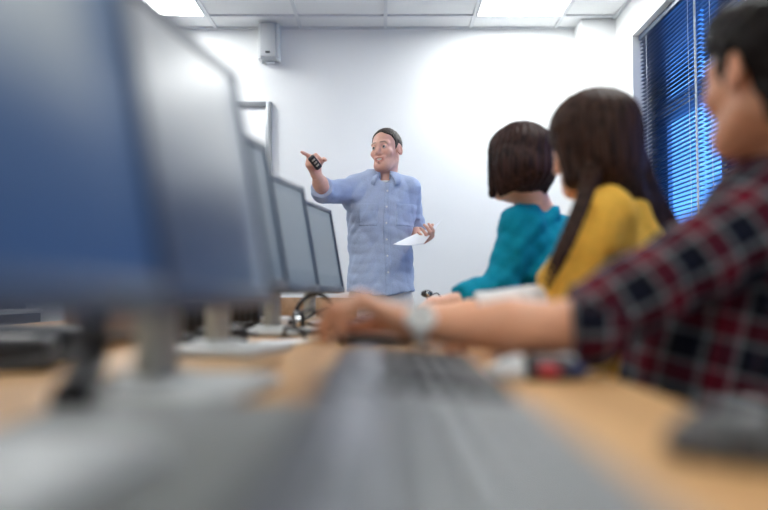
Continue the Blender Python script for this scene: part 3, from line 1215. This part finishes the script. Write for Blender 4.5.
def face_col(c, R, skin, lip, brow, s=1.0, brow_w=.5):
    c = np.array(c, float)

    def f(v):
        q = ((v - c) @ R) / s
        col = np.tile(np.array(skin, float), (len(v), 1))
        x, y, z = np.abs(q[:, 0]), q[:, 1], q[:, 2]

        def blend(m, cc):
            col[:] = col * (1 - m[:, None]) + np.array(cc) * m[:, None]
        front = np.clip((y - .05) / .02, 0, 1)
        zm = -.071 + .25 * np.maximum(x - .006, 0)
        blend(front * np.clip(1 - np.abs(z - zm) / .0135, 0, 1) ** .7 * np.clip((.029 - x) / .006, 0, 1) * .85, lip)
        zb_ = .0235 + .10 * x - 2.2 * np.maximum(x - .035, 0) ** 1.2
        blend(front * np.clip(1.6 - np.abs(z - zb_) / .0042, 0, 1) * np.clip((x - .010) / .006, 0, 1) * np.clip((.052 - x) / .006, 0, 1) * brow_w, brow)
        ck = np.exp(-((x - .042) / .018) ** 2 - ((z + .035) / .018) ** 2) * front
        blend(ck * .35, (skin[0] * 1.02, skin[1] * .72, skin[2] * .68))
        ear = np.clip((x - .078) / .008, 0, 1) * (np.abs(z) < .06) * (np.abs(y) < .06)
        blend(ear * .35, (skin[0] * 1.0, skin[1] * .68, skin[2] * .62))
        return col
    return f


def eyes(parent, loc, T, R, s=1.0, iris=(.035, .04, .05)):
    for q in (-1, 1):
        f = Form(); c = T(q * .031, .0800, .000)
        f.ell(c, np.array([.0115] * 3) * s, R)
        v, qd = f.mesh(.0018)
        l = ((v - c) @ R) / s
        r = np.hypot(l[:, 0] + .001, l[:, 2])
        col = np.where((r < .0024)[:, None], (.01, .01, .01), np.where((r < .0056)[:, None], iris, (.5, .48, .47)))
        col[l[:, 1] < 0] = (.5, .48, .47)
        link_mesh('eye', (v, qd), M_eye, parent, col=col, loc=loc)


def cloth(name, col, rough=.85, noise=.06, nscale=90, bump=.25, bscale=350, **k):
    return mat(name, col, rough, noise=noise, nscale=nscale, bump=bump, bscale=bscale, spec=.2, **k)


# ---------------------------------------------------------------- the teacher
def teacher():
    Y = 4.12
    base = np.array([-.018, Y, 0])
    hR = frame((-.47, -.88, .04)) @ rot3('y', 4)
    hc = P(386.3, 150.5, Y - .03)
    nk = np.array([.005, Y + .005, 1.43])
    shR = P(355, 187, Y); shL = P(409, 189, Y + .01)
    elR = P(324, 192, Y - .23); wrR = P(316.5, 174.5, Y - .41)
    elL = P(415, 231, Y + .11); wrL = P(420.5, 239, Y - .09)
    S = Form()
    T = head(S, hc, hR, 1.0, nk, .96, True)
    tor = frame((0, -1, 0))
    # trunk under the clothes
    S.sec(base, tor, [.86, 1.0, 1.15, 1.3, 1.42], [.145, .14, .135, .15, .10], [.095, .09, .085, .095, .06], k=.03)
    for sh, el, wr in ((shR, elR, wrR), (shL, elL, wrL)):
        S.cap(nk - np.array([0, 0, .05]), sh, .05, .045, k=.03)
        S.cap(sh, el, .042, .037, k=.02)
        S.cap(el, (el + wr) / 2 * .98 + wr * .02, .041, .037, k=.02)
        S.cap((el + wr) / 2, wr, .037, .026, k=.02)
    for q in (-1, 1):
        hip = base + np.array([q * .095, 0, .88]); kn = base + np.array([q * .105, -.02, .48]); an = base + np.array([q * .11, .01, .09])
        S.chain([hip, kn, an], [.075, .05, .036], k=.03)
        S.cap(an, an + np.array([q * .02, -.13, -.045]), .036, .026, k=.02)
    # pointing hand
    kd = P(310.3, 162.5, Y - .455) - wrR
    pt = P(300.5, 151.5, Y - .535)
    hn = np.array([-.75, -.25, .55])
    tipsR = hand(S, wrR, kd, hn, 'R', [(8, 6, 4), (72, 80, 40), (78, 84, 45), (82, 84, 45)], 1.0, pt,
                 thumb=((.6, .3, -.7), (.5, -.25, -.8), (.2, -.6, -.75)))
    # hand holding the papers
    kd2 = P(430, 238.5, Y - .185) - wrL
    hand(S, wrL, kd2, (.65, -.35, -.62), 'L', [(38, 45, 25), (45, 50, 28), (50, 55, 30), (55, 55, 30)], 1.0,
         thumb=((.55, .75, -.45), (.85, .25, -.45), (.95, -.05, -.35)))
    v, q = S.mesh(.0046)
    skin = (.78, .45, .35)
    body = link_mesh('person', (v, q), M_skin, col=face_col(hc, hR, skin, (.50, .17, .15), (.10, .07, .05), brow_w=.75)(v), loc=base)
    tag(body, 'person in a blue shirt standing at the back wall, one arm raised and pointing', 'person', 'people in the classroom')
    eyes(body, base, T, hR)
    f = Form(); f.ell(T(0, .081, -.066), (.025, .010, .0070), hR); link_mesh('teeth', f.mesh(.0018), M_teeth, body, loc=base)
    # hair: short, greying at the sides
    H = Form()
    H.ell(T(0, -.014, .038), (.080, .101, .0905), hR)

    def line(p):
        l = (p - hc) @ hR
        return (np.interp(l[:, 1], [-.12, -.075, -.05, -.028, -.012, .0, .018, .026, .05, .07, .10], [-.075, -.07, -.045, .0, .030, .030, -.02, .035, .072, .090, .095]) + .006 * np.cos(l[:, 0] * 90) * (l[:, 1] > .04)) - l[:, 2]
    H.cut(line, .004)
    hv = H.clone(); hv.disp(folds(.0022, 3, (150, 300), 6))
    link_mesh('hair', hv.mesh(.0035), hair_mat('greying_brown_hair', (.035, .026, .020), (.13, .11, .092)), body, loc=base)
    # shirt
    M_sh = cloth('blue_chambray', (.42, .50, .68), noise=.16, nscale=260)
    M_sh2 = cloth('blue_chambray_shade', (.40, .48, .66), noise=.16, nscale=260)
    C = Form()
    C.sec(base, tor, [.835, .93, 1.05, 1.2, 1.34, 1.435, 1.488, 1.53], [.186, .180, .173, .182, .192, .172, .12, .072], [.140, .130, .120, .125, .128, .112, .09, .068], cy=[.01, .01, .012, .01, 0, -.005, -.005, 0], k=.03)
    C.cap(shR + (.02, 0, -.02), elR, .075, .058, k=.05)
    C.cap(shL + (-.02, 0, -.02), elL, .074, .062, k=.04)
    C.cap(shL + (-.06, 0, .01), shL, .06, .062, k=.05)
    C.cap(shR + (.06, 0, .01), shR, .06, .062, k=.05)
    uR = nrm(elR - shR); uL = nrm(wrL - elL)
    eR2 = elR + nrm(wrR - elR) * .055
    C.cap(elR, eR2, .060, .054, k=.025)
    C.cap(elR + nrm(wrR - elR) * .02, eR2, .0585, .0585, k=.008)
    C.plane(eR2, nrm(wrR - elR), .003)
    eL2 = elL + uL * .065
    C.cap(elL, eL2, .062, .056, k=.02)
    C.cap(elL + uL * .03, eL2, .060, .060, k=.008)
    C.cut(lambda p: np.minimum((p - eL2) @ uL, .09 - np.linalg.norm(p - eL2 - uL * .03, axis=1)), .003)
    # shirt tail: lower at front and back than at the side seams
    C.cut(lambda p: (.835 + .012 * np.cos((p[:, 0] - base[0]) * 17 + 3.14) * 1.0 + .012) - p[:, 2], .004)
    # open neck
    C.cap((.005, Y, 1.43), (.005, Y - .01, 1.62), .062, k=.006, op='s')
    C.cap((.005, Y - .06, 1.487), (.005, Y - .22, 1.475), .032, .055, k=.006, op='s')
    fo = folds(.022, 5, (40, 140), 11)
    C.disp(lambda p: fo(p) * np.clip((1.52 - p[:, 2]) / .1, .2, 1))
    shirt = link_mesh('shirt', C.mesh(.0055), M_sh, body, loc=base)
    # placket, pockets and buttons lie on the shirt's own surface
    front = lambda p: p[:, 1] - (Y - .03)
    x0 = .018
    g = C.clone().off(.0035)
    g.cut(lambda p: np.maximum(np.abs(p[:, 0] - x0 - .006 * np.sin(p[:, 2] * 9)) - .016, front(p)), .001).plane((0, 0, 1.445), (0, 0, 1), .001)
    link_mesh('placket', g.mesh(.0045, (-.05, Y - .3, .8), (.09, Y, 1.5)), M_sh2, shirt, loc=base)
    for cx in (-.085, .115):
        g = C.clone().off(.003)
        g.cut(lambda p: np.maximum(np.maximum(np.abs(p[:, 0] - cx) - .052, np.abs(p[:, 2] - 1.27) - .062 - .1 * np.clip(p[:, 2] - 1.3, -1, 0) * 0), front(p)), .002)
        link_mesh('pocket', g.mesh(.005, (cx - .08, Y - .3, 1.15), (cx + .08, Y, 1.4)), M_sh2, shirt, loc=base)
    gy = lambda z: None
    dg_pts = []
    for i in range(6):
        z = 1.40 - i * .088
        ys = np.linspace(Y - .25, Y, 120)
        pp = np.stack([np.full(120, x0 + .006 * math.sin(z * 9)), ys, np.full(120, z)], 1)
        d = C.ev(pp)
        k = np.argmax(d < 0)
        b_ = MB(); b_.lathe([(.004, 0), (.0055, .001), (.0055, .003), (.004, .004)], pp[k] + (0, -.0025, 0) - base, 16, Matrix.Rotation(math.pi / 2, 3, 'X')); b_.build('button', M_white_p, shirt)
    # collar: stand and turned-down leaves, open at the front
    def collar_rows(n=36):
        rows = []
        for i in range(n + 1):
            a = RAD(-158 + 316 * i / n)          # 0 at the nape
            fr = (abs(a) / RAD(158))
            ft = np.clip((fr - .55) / .45, 0, 1)
            dx, dy = math.sin(a), math.cos(a)
            cx, cy = .005, Y - .012
            top = 1.524 - .024 * fr ** 2
            inn = np.array([cx + dx * .0635, cy + dy * .0635, top - .03])
            tp = np.array([cx + dx * .067, cy + dy * .067, top])
            ro = .088 + .022 * ft
            lo_ = np.array([cx + dx * ro + .018 * np.sign(dx) * ft, cy + dy * ro - .006 * ft, top - .040 - .030 * ft])
            md = (tp + lo_) / 2 + np.array([dx, dy, 0]) * .006 + np.array([0, 0, .006])
            rows.append([inn, tp, md, lo_])
        return rows
    b_ = MB(); rw = collar_rows(); pts = [q - base for r in rw for q in r]; fc = []
    for i in range(len(rw) - 1):
        for j in range(3):
            fc.append((4 * i + j, 4 * i + j + 1, 4 * i + j + 5, 4 * i + j + 4))
    b_.poly(pts, fc)
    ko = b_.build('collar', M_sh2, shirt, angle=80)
    sm = ko.modifiers.new('thickness', 'SOLIDIFY'); sm.thickness = .0035; sm.offset = 0
    # white undershirt at the neck
    U = Form(); U.cap((.005, Y - .005, 1.37), (.005, Y, 1.472), .105, .062, k=.005)
    U.cut(lambda p: p[:, 2] - 1.466 - .3 * np.clip(p[:, 1] - Y + .04, 0, 1), .003)
    link_mesh('undershirt', U.mesh(.005), cloth('white_cotton', (.78, .80, .82)), body, loc=base)
    # trousers, shoes
    Q = Form()
    Q.sec(base, tor, [.76, .86, .96, 1.03], [.165, .165, .155, .15], [.115, .12, .11, .10], k=.03)
    for q_ in (-1, 1):
        Q.chain([base + (q_ * .088, 0, .80), base + (q_ * .105, -.01, .48), base + (q_ * .11, .01, .06)], [.092, .075, .062], k=.02)
    Q.plane((0, 0, .05), (0, 0, -1), .003)
    Q.disp(folds(.008, 11, (14, 30), 6))
    link_mesh('trousers', Q.mesh(.008), cloth('beige_cotton', (.74, .70, .65)), body, loc=base)
    for q_ in (-1, 1):
        f = Form(); a = base + np.array([q_ * .11, .03, .045])
        f.cap(a, a + (q_ * .025, -.17, -.008), .046, .043); f.cap(a + (0, 0, .02), a + (0, 0, .06), .045, .048, k=.02)
        f.plane((0, 0, .002), (0, 0, -1), .003)
        link_mesh('shoe', f.mesh(.006), mat('brown_leather', (.07, .035, .02), .4) if q_ < 0 else bpy.data.materials['brown_leather'], body, loc=base)
    # remote in the fist
    rc = P(315, 162.5, Y - .505)
    t = empty('remote_control', rc, 0, 'small black remote held in the raised pointing hand', 'remote control')
    Rr = Matrix(frame_up(P(309, 156.5, Y - .50) - P(318, 168, Y - .45), (-.2, -1, .3)).tolist())
    b_ = MB(); b_.box((0, 0, 0), (.036, .024, .080), .009, Rr, 3); bb = b_.build('body', M_black, t)
    b_ = MB()
    for i in range(3):
        b_.box(Rr @ Vector((0, .013, .022 - i * .018)), (.018, .004, .010), .002, Rr)
    b_.build('button', M_neck, bb)
    # papers
    A, B_, C_, D_ = P(393, 244.5, Y - .30), P(421, 231.5, Y - .16), P(441, 221, Y - .13), P(424, 243.5, Y - .24)
    o0 = (A + C_) / 2
    b_ = MB()
    n = 8
    pts = []
    for i in range(n + 1):
        s_ = i / n
        e0 = (A * (1 - s_) + D_ * s_) if True else 0
        e1 = (B_ * (1 - s_) + C_ * s_)
        sag = np.array([0, 0, -.008 * math.sin(math.pi * s_)])
        for e in (e0, e1):
            pts.append(e + sag - o0)
    nn = nrm(np.cross(D_ - A, B_ - A))
    m0 = len(pts)
    pts += [p + nn * .0022 for p in pts]
    fc = []
    for i in range(n):
        fc.append((2 * i, 2 * i + 2, 2 * i + 3, 2 * i + 1)); fc.append(tuple(k + m0 for k in fc[-1][::-1]))
        for j in (0, 1):
            a_, c_ = 2 * i + j, 2 * i + 2 + j
            fc.append((a_, a_ + m0, c_ + m0, c_))
    fc += [(0, 1, 1 + m0, m0), (2 * n, 2 * n + m0, 2 * n + 1 + m0, 2 * n + 1)]
    b_.poly(pts, fc)
    o = b_.build('paper_sheet', M_paper); o.location = tuple(o0)
    tag(o, 'white papers held low in the hand of the person in the blue shirt', 'paper')
    return body


teacher()


# ---------------------------------------------------------------- seated people
def seated(spec):
    """a seated figure: spec gives the joints in room coordinates"""
    g = spec
    base = np.array([g['pelvis'][0], g['pelvis'][1], 0.])
    pel, nk = np.array(g['pelvis'], float), np.array(g['neck'], float)
    S = Form()
    T = head(S, g['hc'], g['hR'], g.get('hs', 1), nk - (0, 0, .02), g.get('jaw', 1))
    up = nrm(nk - pel); L = np.linalg.norm(nk - pel)
    tR = frame_up(up, np.cross(up, np.array(g['shR'], float) - np.array(g['shL'], float)))
    w = g.get('w', 1.0)
    S.sec(pel, tR, [-.06, .1, .25, L - .14, L - .05, L], [.14 * w, .13 * w, .12 * w, .14 * w, .10 * w, .06], [.09 * w, .09 * w, .085 * w, .095 * w, .06 * w, .05], k=.03)
    for s_ in 'LR':
        sh, el, wr = (np.array(g[k + s_], float) for k in ('sh', 'el', 'wr'))
        r = g.get('arm', 1.0)
        S.cap(nk - up * .10, sh, .030, .040 * r, k=.03)
        S.cap(sh, el, .041 * r, .037 * r, k=.02)
        mid = el * .6 + wr * .4
        S.cap(el, mid, .040 * r, .039 * r, k=.02)
        S.cap(mid, wr, .039 * r, .026 * r, k=.02)
        hd = g['hand' + s_]
        hand(S, wr, hd[0], hd[1], s_, hd[2], g.get('hl', 1.0), thumb=hd[3] if len(hd) > 3 else ((.6, .75, -.3), (.85, .4, -.35), (.95, .1, -.3)), spread=hd[4] if len(hd) > 4 else 5)
        q = -1 if s_ == 'L' else 1
        side = np.array([0, q * .10, 0]) * (1 if tR[1, 0] > 0 else -1)
        hip = pel + side * .9 + (0, 0, -.01)
        kn = np.array([pel[0] - .40, pel[1], .50]) + side * 1.2
        an = np.array([pel[0] - .36, pel[1], .09]) + side * 1.2
        S.chain([hip, kn, an], [.075, .052, .036], k=.03)
        S.cap(an, an + (-.13, 0, -.045), .036, .026, k=.02)
        g['leg' + s_] = (hip, kn, an)
    v, q = S.mesh(g.get('h', .0055))
    body = link_mesh('person', (v, q), M_skin, col=face_col(g['hc'], g['hR'], g['skin'], g['lip'], g['brow'])(v), loc=base)
    tag(body, g['label'], 'person', 'people in the classroom')
    eyes(body, base, T, g['hR'], g.get('hs', 1))
    # trousers and shoes
    Q = Form()
    Q.ell(pel + (0, 0, .0), (.15 * w, .17 * w, .12), k=.03)
    for s_ in 'LR':
        hip, kn, an = g['leg' + s_]
        Q.chain([hip, kn], [.092, .072], k=.03); Q.chain([kn, an + (0, 0, -.02)], [.070, .056], k=.02)
    Q.plane((0, 0, .055), (0, 0, -1), .003)
    Q.disp(folds(.007, 4, (14, 30), 6))
    link_mesh('trousers', Q.mesh(.009), g['m_tr'], body, loc=base)
    for s_ in 'LR':
        an = g['leg' + s_][2]
        f = Form(); f.cap(an + (.03, 0, -.045), an + (-.15, 0, -.05), .045, .040); f.cap(an + (.02, 0, -.02), an + (.01, 0, .02), .044, .046, k=.02)
        f.plane((0, 0, .002), (0, 0, -1), .003)
        link_mesh('shoe', f.mesh(.007), M_soft, body, loc=base)
    # upper garment
    C = Form()
    a_, b_ = g['sect']
    n_ = len(a_)
    zs = [-.05, .08, .22, L - .20, L - .10, L - .045, L + .005]
    C.sec(pel, tR, zs, a_, b_, k=.03)
    segs = []
    for s_ in 'LR':
        sh, el, wr = (np.array(g[k + s_], float) for k in ('sh', 'el', 'wr'))
        r0, r1, r2 = g['sleeve']
        ins = nk - up * .05 - sh
        C.cap(sh + ins * .55, sh, .055 * w, r0 * .93, k=.045)
        C.cap(sh, el, r0, r1, k=.04)
        end = el + (wr - el) * g['cuff']
        d = nrm(wr - el)
        if g['cuff'] > .02:
            C.cap(el, end, r1, r2, k=.025)
            C.cap(end - d * .025, end, r2 * 1.04, r2 * 1.04, k=.006)
        C.cut(lambda p, end=end, d=d, r=r2: np.minimum((p - end) @ d, .12 - np.linalg.norm(p - end - d * .02, axis=1)), .003)
        segs.append((sh, el)); segs.append((el, wr))
    C.cap(nk - up * .10, nk + up * .10, .060, .062, k=.006, op='s')
    fo = folds(g.get('fold', .010) * 2.2, g.get('seed', 3), (40, 130), 10)
    C.disp(fo)
    cm = C.mesh(g.get('h', .0055) + .001)
    pl = None
    if g.get('plaid'):
        p = cm[0]
        q = (p - pel) @ tR
        best = np.full(len(p), 9.)
        pl = np.stack([q[:, 2], np.arctan2(q[:, 1], q[:, 0]) * .15, np.zeros(len(p))], 1)
        A = np.interp(q[:, 2], zs, a_); B = np.interp(q[:, 2], zs, b_)
        dt = (np.hypot(q[:, 0] / A, q[:, 1] / B) - 1) * np.minimum(A, B)
        best = np.where((q[:, 2] > L - .02), 9, dt)
        for i, (a0, b0) in enumerate(segs):
            ba = b0 - a0; LL = np.linalg.norm(ba); dn = ba / LL
            t = np.clip((p - a0) @ dn, -.03, LL)
            rr = (p - a0) - t[:, None] * dn
            ds = np.linalg.norm(rr, axis=1) - .058
            u = nrm(np.cross(dn, (.3, .2, 1))); v2 = np.cross(dn, u)
            ang = np.arctan2(rr @ u, rr @ v2) * .062
            m = ds < best
            pl[m] = np.stack([(p - a0) @ dn + (.11 if i % 2 else 0), ang + .02, np.zeros(len(p))], 1)[m]
            best = np.where(m, ds, best)
    top = link_mesh(g['top_name'], cm, g['m_top'], body, plaid=pl, loc=base)
    g.update(body=body, top=top, base=base, T=T, tR=tR, up=up, L=L, C=C, pel=pel, nk=nk, segs=segs)
    return g


CURL = [(28, 38, 22), (30, 40, 24), (32, 42, 25), (34, 44, 26)]
DESKHAND = ((.6, .75, -.3), (.85, .4, -.35), (.95, .1, -.3))

# --- person in the checked shirt
hRb = frame((-.34, .94, .02))
boy = seated(dict(
    pelvis=(.57, 1.30, .56), neck=(.70, 1.27, 1.10),
    hc=P(766, 77, 1.19), hR=hRb, hs=1.0, jaw=.93,
    shL=P(776, 214, 1.14), elL=P(578, 328, 1.10), wrL=P(414, 326, 1.13),
    shR=(.71, 1.46, .985), elR=(.50, 1.52, .79), wrR=(.27, 1.44, .785),
    handL=((-1, .05, .50), (-.10, .0, 1), [(36, 42, 22), (42, 44, 24), (46, 46, 25), (48, 46, 26)], ((.75, .55, -.5), (.85, .2, -.5), (.9, -.1, -.4)), 5),
    handR=((-1, -.1, .12), (0, .1, 1), CURL),
    skin=(.74, .37, .22), lip=(.45, .16, .13), brow=(.03, .02, .015),
    label='person in a dark checked shirt seated at the right, arm stretched over the desk',
    m_tr=cloth('dark_denim', (.02, .025, .045)), m_top=plaid_mat('checked_flannel'), top_name='checked_shirt', plaid=True,
    sect=([.17, .165, .165, .18, .155, .10, .075], [.165, .185, .185, .15, .11, .085, .07]),
    sleeve=(.068, .056, .055), cuff=.06, fold=.009, seed=8, w=1.05, arm=1.0))
Tb = boy['T']; B0 = boy['base']
H = Form()
H.ell(Tb(0, -.016, .042), (.087, .110, .096), hRb)
H.ell(Tb(0, .045, .085), (.062, .055, .042), hRb, k=.03)
H.ell(Tb(0, -.06, -.035), (.068, .056, .085), hRb, k=.03)


def lineb(p):
    l = (p - np.array(boy['hc'])) @ hRb
    return np.interp(l[:, 1], [-.13, -.08, -.055, -.034, -.018, .0, .012, .026, .034, .06, .075, .12], [-.13, -.12, -.09, -.02, .030, .030, -.022, -.025, .03, .045, .052, .055]) - l[:, 2]


H.cut(lineb, .004)
H.disp(folds(.013, 21, (90, 220), 8))
link_mesh('hair', H.mesh(.004), hair_mat('dark_brown_hair', (.004, .0022, .0018), (.012, .007, .005)), boy['body'], loc=B0)
# shirt collar
K = Form()
nk = boy['nk']; up = boy['up']
K.cap(nk - up * .03, nk + up * .035, .088, .077, k=.004)
K.cap(nk - up * .1, nk + up * .15, .066, .066, k=.004, op='s')
K.plane(nk + up * .03, up, .003).plane(nk - up * .03, -up, .003)
ck = K.mesh(.0045)
qq = (ck[0] - nk) @ boy['tR']
link_mesh('collar', ck, bpy.data.materials['checked_flannel'], boy['top'], plaid=np.stack([qq[:, 2], np.arctan2(qq[:, 1], qq[:, 0]) * .08, 0 * qq[:, 0]], 1), loc=B0)

# wristwatch
wrL = P(414, 326, 1.13); elL = P(578, 328, 1.10)
ax = nrm(elL - wrL)
wc = wrL + ax * .012
Rw = frame_up(ax, (.0, -.93, .36))
t = empty('wristwatch', wc, 0, 'silver wristwatch on the outstretched wrist above the keyboard', 'watch')
b = MB()
nl = 26
M_steel = mat('polished_steel', (.88, .88, .86), .28, .9)
t.scale = (1.12, 1.12, 1.12)
Rwm = Matrix(Rw.tolist())
for i in range(nl):
    a = 2 * math.pi * i / nl
    rr = .0272
    lp = Rw @ np.array([rr * math.sin(a), rr * math.cos(a), 0])
    b.box(lp, (.0074, .004, .018), .0012, Rwm @ Matrix.Rotation(-a, 3, 'Z'), 1)
b.build('bracelet', M_steel, t)
ctr = Rw @ np.array([0, .0295, 0])
Rc = Matrix(frame_up(Rw[:, 1], Rw[:, 2]).tolist())
b = MB(); b.lathe([(.016, -.004), (.0195, -.003), (.0205, .001), (.0195, .005), (.0165, .0065), (.0160, .0055)], ctr, 36, Rc)
b.tube([ctr + np.array(Rc @ Vector((.020, 0, 0))), ctr + np.array(Rc @ Vector((.0255, 0, 0)))], .003, 10)
cs = b.build('case', M_steel, t)
b = MB(); b.lathe([(.0161, .0050), (.0161, .0060)], ctr, 36, Rc); dl = b.build('dial', mat('pale_dial', (.80, .80, .76), .2), cs)
b = MB()
for an_, ln in ((40, .008), (150, .012)):
    a = RAD(an_)
    b.box(ctr + np.array(Rc @ Vector((math.cos(a) * ln / 2, math.sin(a) * ln / 2, .0064))), (ln, .0012, .0006), 0, Rc @ Matrix.Rotation(a, 3, 'Z'))
b.build('watch_hand', M_black, cs)

# --- person in the yellow cardigan
hRg = frame((-.67, .73, -.14))
girl = seated(dict(
    pelvis=(.63, 1.95, .56), neck=(.575, 1.86, 1.10),
    hc=P(591, 147, 1.84), hR=hRg, hs=.97, jaw=.93,
    shL=P(604, 218, 1.73), elL=P(552, 304, 1.69), wrL=P(470, 310, 1.68),
    shR=(.70, 1.99, 1.02), elR=(.52, 2.12, .81), wrR=(.30, 2.03, .805),
    handL=((-1, -.05, .0), (0, -.1, 1), CURL), handR=((-1, -.1, 0), (0, 0, 1), CURL),
    skin=(.74, .40, .25), lip=(.5, .18, .16), brow=(.04, .025, .02),
    label='person with long dark hair in a yellow cardigan, seated between the two others',
    m_tr=cloth('black_denim', (.015, .016, .02)), m_top=cloth('yellow_knit', (.95, .53, .075), noise=.10, nscale=50, bump=.5, bscale=260), top_name='yellow_cardigan',
    sect=([.16, .15, .145, .165, .145, .09, .066], [.125, .115, .12, .128, .105, .075, .062]),
    sleeve=(.066, .056, .050), cuff=.12, fold=.019, seed=15, w=.95, arm=.85, hl=.9))
# white blouse cuff below the cardigan sleeve
for s_ in 'LR':
    el, wr = np.array(girl['el' + s_]), np.array(girl['wr' + s_])
    d = nrm(wr - el)
    f = Form(); f.cap(el + d * .02, wr - (0, 0, .002), .047, .040); f.plane(wr - d * .015, d, .003)
    f.disp(folds(.005, 9, (30, 70), 5))
    link_mesh('blouse_sleeve', f.mesh(.005), cloth('white_blouse', (.80, .80, .79)) if s_ == 'L' else bpy.data.materials['white_blouse'], girl['body'], loc=girl['base'])


def ridges(c, R, amp, n, seed):
    def f(p):
        l = (p - np.array(c)) @ R
        a = np.arctan2(l[:, 0], -l[:, 1])
        return amp * (np.sin(a * n + 3 * np.sin(l[:, 2] * 14 + seed)) + .6 * np.sin(a * n * 2.3 + seed + l[:, 2] * 20))
    return f


def lock(H, pts, r0, r1, k=.012):
    sp = spline(pts, 5)
    n = len(sp)
    rs = [r0 + (r1 - r0) * (i / (n - 1)) ** 1.5 for i in range(n)]
    H.chain(sp, rs, k)


Tg = girl['T']; gc = np.array(girl['hc'])
H = Form()
H.ell(Tg(0, -.018, .045), (.096, .120, .100), hRg)
H.ell(Tg(0, -.055, -.03), (.090, .075, .11), hRg, k=.03)
for q in (-1, 1):
    H.cap(Tg(q * .078, .02, .04), Tg(q * .080, .01, -.09), .030, .028, k=.03)
H.ell(Tg(0, .135, -.045), (.060, .075, .105), hRg, k=.012, op='s')
# lengths: behind the shoulder and in front of it
rn = random.Random(5)
for i in range(9):
    s_ = i / 8
    a0 = P(600 + 36 * s_, 150, 1.82 + .03 * math.sin(i * 2))
    a1 = P(612 + 40 * s_, 190, 1.80 + .05 * s_)
    a2 = P(628 + 42 * s_ + rn.uniform(-3, 3), 220, 1.82 + .06 * s_)
    a3 = P(650 + 42 * s_ + rn.uniform(-5, 5), 252 + 8 * rn.random(), 1.86 + .06 * s_)
    if s_ < .4:
        continue
    lock(H, [a0, a1, a2, a3], .021, .006)
for i in range(3):
    s_ = i / 4
    a0 = P(594 + 24 * s_, 150, 1.80)
    a1 = P(580 + 20 * s_, 195, 1.69)
    a2 = P(557 + 24 * s_ + rn.uniform(-2, 2), 245, 1.64 - .01 * s_)
    a3 = P(541 + 12 * s_ + rn.uniform(-3, 3), 285 + 8 * rn.random(), 1.62)
    lock(H, [a0, a1, a2, a3], .0105, .003, .004)
for i in range(2, 6):
    a0 = P(588 + 9 * i, 172, 1.74 + .01 * i)
    a1 = P(592 + 9 * i, 192, 1.76 + .01 * i)
    a2 = P(600 + 10 * i, 206, 1.80 + .01 * i)
    lock(H, [a0, a1, a2], .020, .010)
_rg, _fg = ridges(gc, hRg, .0022, 34, 1.0), folds(.004, 33, (60, 120), 5)
H.disp(lambda p: (_rg(p) + _fg(p)) * np.clip((.19 - np.linalg.norm(p - gc, axis=1)) / .05, 0, 1))
link_mesh('long_hair', H.mesh(.0055), hair_mat('dark_brown_long_hair', (.009, .004, .003), (.085, .040, .025)), girl['body'], loc=girl['base'])

# --- person in the teal jumper
hRt = frame((-.62, .78, -.05)) @ rot3('y', 4)
wom = seated(dict(
    pelvis=(.56, 2.64, .56), neck=(.53, 2.56, 1.14),
    hc=P(517, 163, 2.50), hR=hRt, hs=.97, jaw=.95,
    shL=P(521, 226, 2.47), elL=P(499, 288, 2.42), wrL=P(456, 300, 2.34),
    shR=(.71, 2.69, 1.055), elR=(.62, 2.88, .86), wrR=(.40, 2.82, .80),
    handL=((-1, -.05, -.05), (0, -.1, 1), CURL), handR=((-1, -.1, 0), (0, 0, 1), CURL),
    skin=(.80, .47, .35), lip=(.5, .18, .16), brow=(.04, .025, .02),
    label='person with a dark bob in a teal jumper, seated farthest along the desk',
    m_tr=cloth('grey_trousers', (.05, .05, .055)), m_top=cloth('teal_knit', (.0, .25, .37), noise=.12, nscale=40, bump=.35, bscale=300), top_name='teal_jumper',
    sect=([.155, .145, .14, .162, .14, .09, .066], [.12, .112, .118, .122, .10, .075, .064]),
    sleeve=(.066, .055, .043), cuff=.93, fold=.010, seed=27, w=.93, arm=.82, hl=.88))
Tw = wom['T']; wc_ = np.array(wom['hc'])
H = Form()
H.ell(Tw(0, -.016, .042), (.097, .118, .098), hRt)
H.ell(Tw(0, -.040, -.035), (.098, .092, .075), hRt, k=.04)
for q in (-1, 1):
    H.cap(Tw(q * .080, .015, .03), Tw(q * .080, .040, -.115), .030, .015, k=.03)
for i in range(15):
    a = math.pi * (i / 14) - .0
    x, y = math.cos(a), -math.sin(a)
    lock(H, [Tw(x * .085, y * .095 - .01, .02), Tw(x * .095, y * .108 - .01, -.04), Tw(x * .084, y * .092 - .0, -.100 - .022 * math.cos(a * 2))], .022, .010)
H.ell(Tw(0, .135, -.045), (.062, .078, .115), hRt, k=.012, op='s')
H.disp(ridges(wc_, hRt, .002, 30, 2.0)).disp(folds(.003, 41, (60, 120), 5))
link_mesh('bobbed_hair', H.mesh(.0055), hair_mat('dark_brown_bob', (.007, .003, .003), (.062, .028, .022)), wom['body'], loc=wom['base'])
# pink top showing at the chest
f = Form()
ch = wom['pel'] + wom['up'] * (wom['L'] - .17)
f.ell(ch + wom['tR'][:, 1] * .075, np.array([.085, .085, .11]), wom['tR'])
f.disp(folds(.006, 2, (30, 70), 5))
link_mesh('pink_top', f.mesh(.006), cloth('pink_cotton', (.45, .12, .25)), wom['body'], loc=wom['base'])
f = Form(); f.ell(Tw(.078, .0, -.045), (.006, .006, .008), hRt); link_mesh('earring', f.mesh(.0018), M_steel, wom['body'], loc=wom['base'])
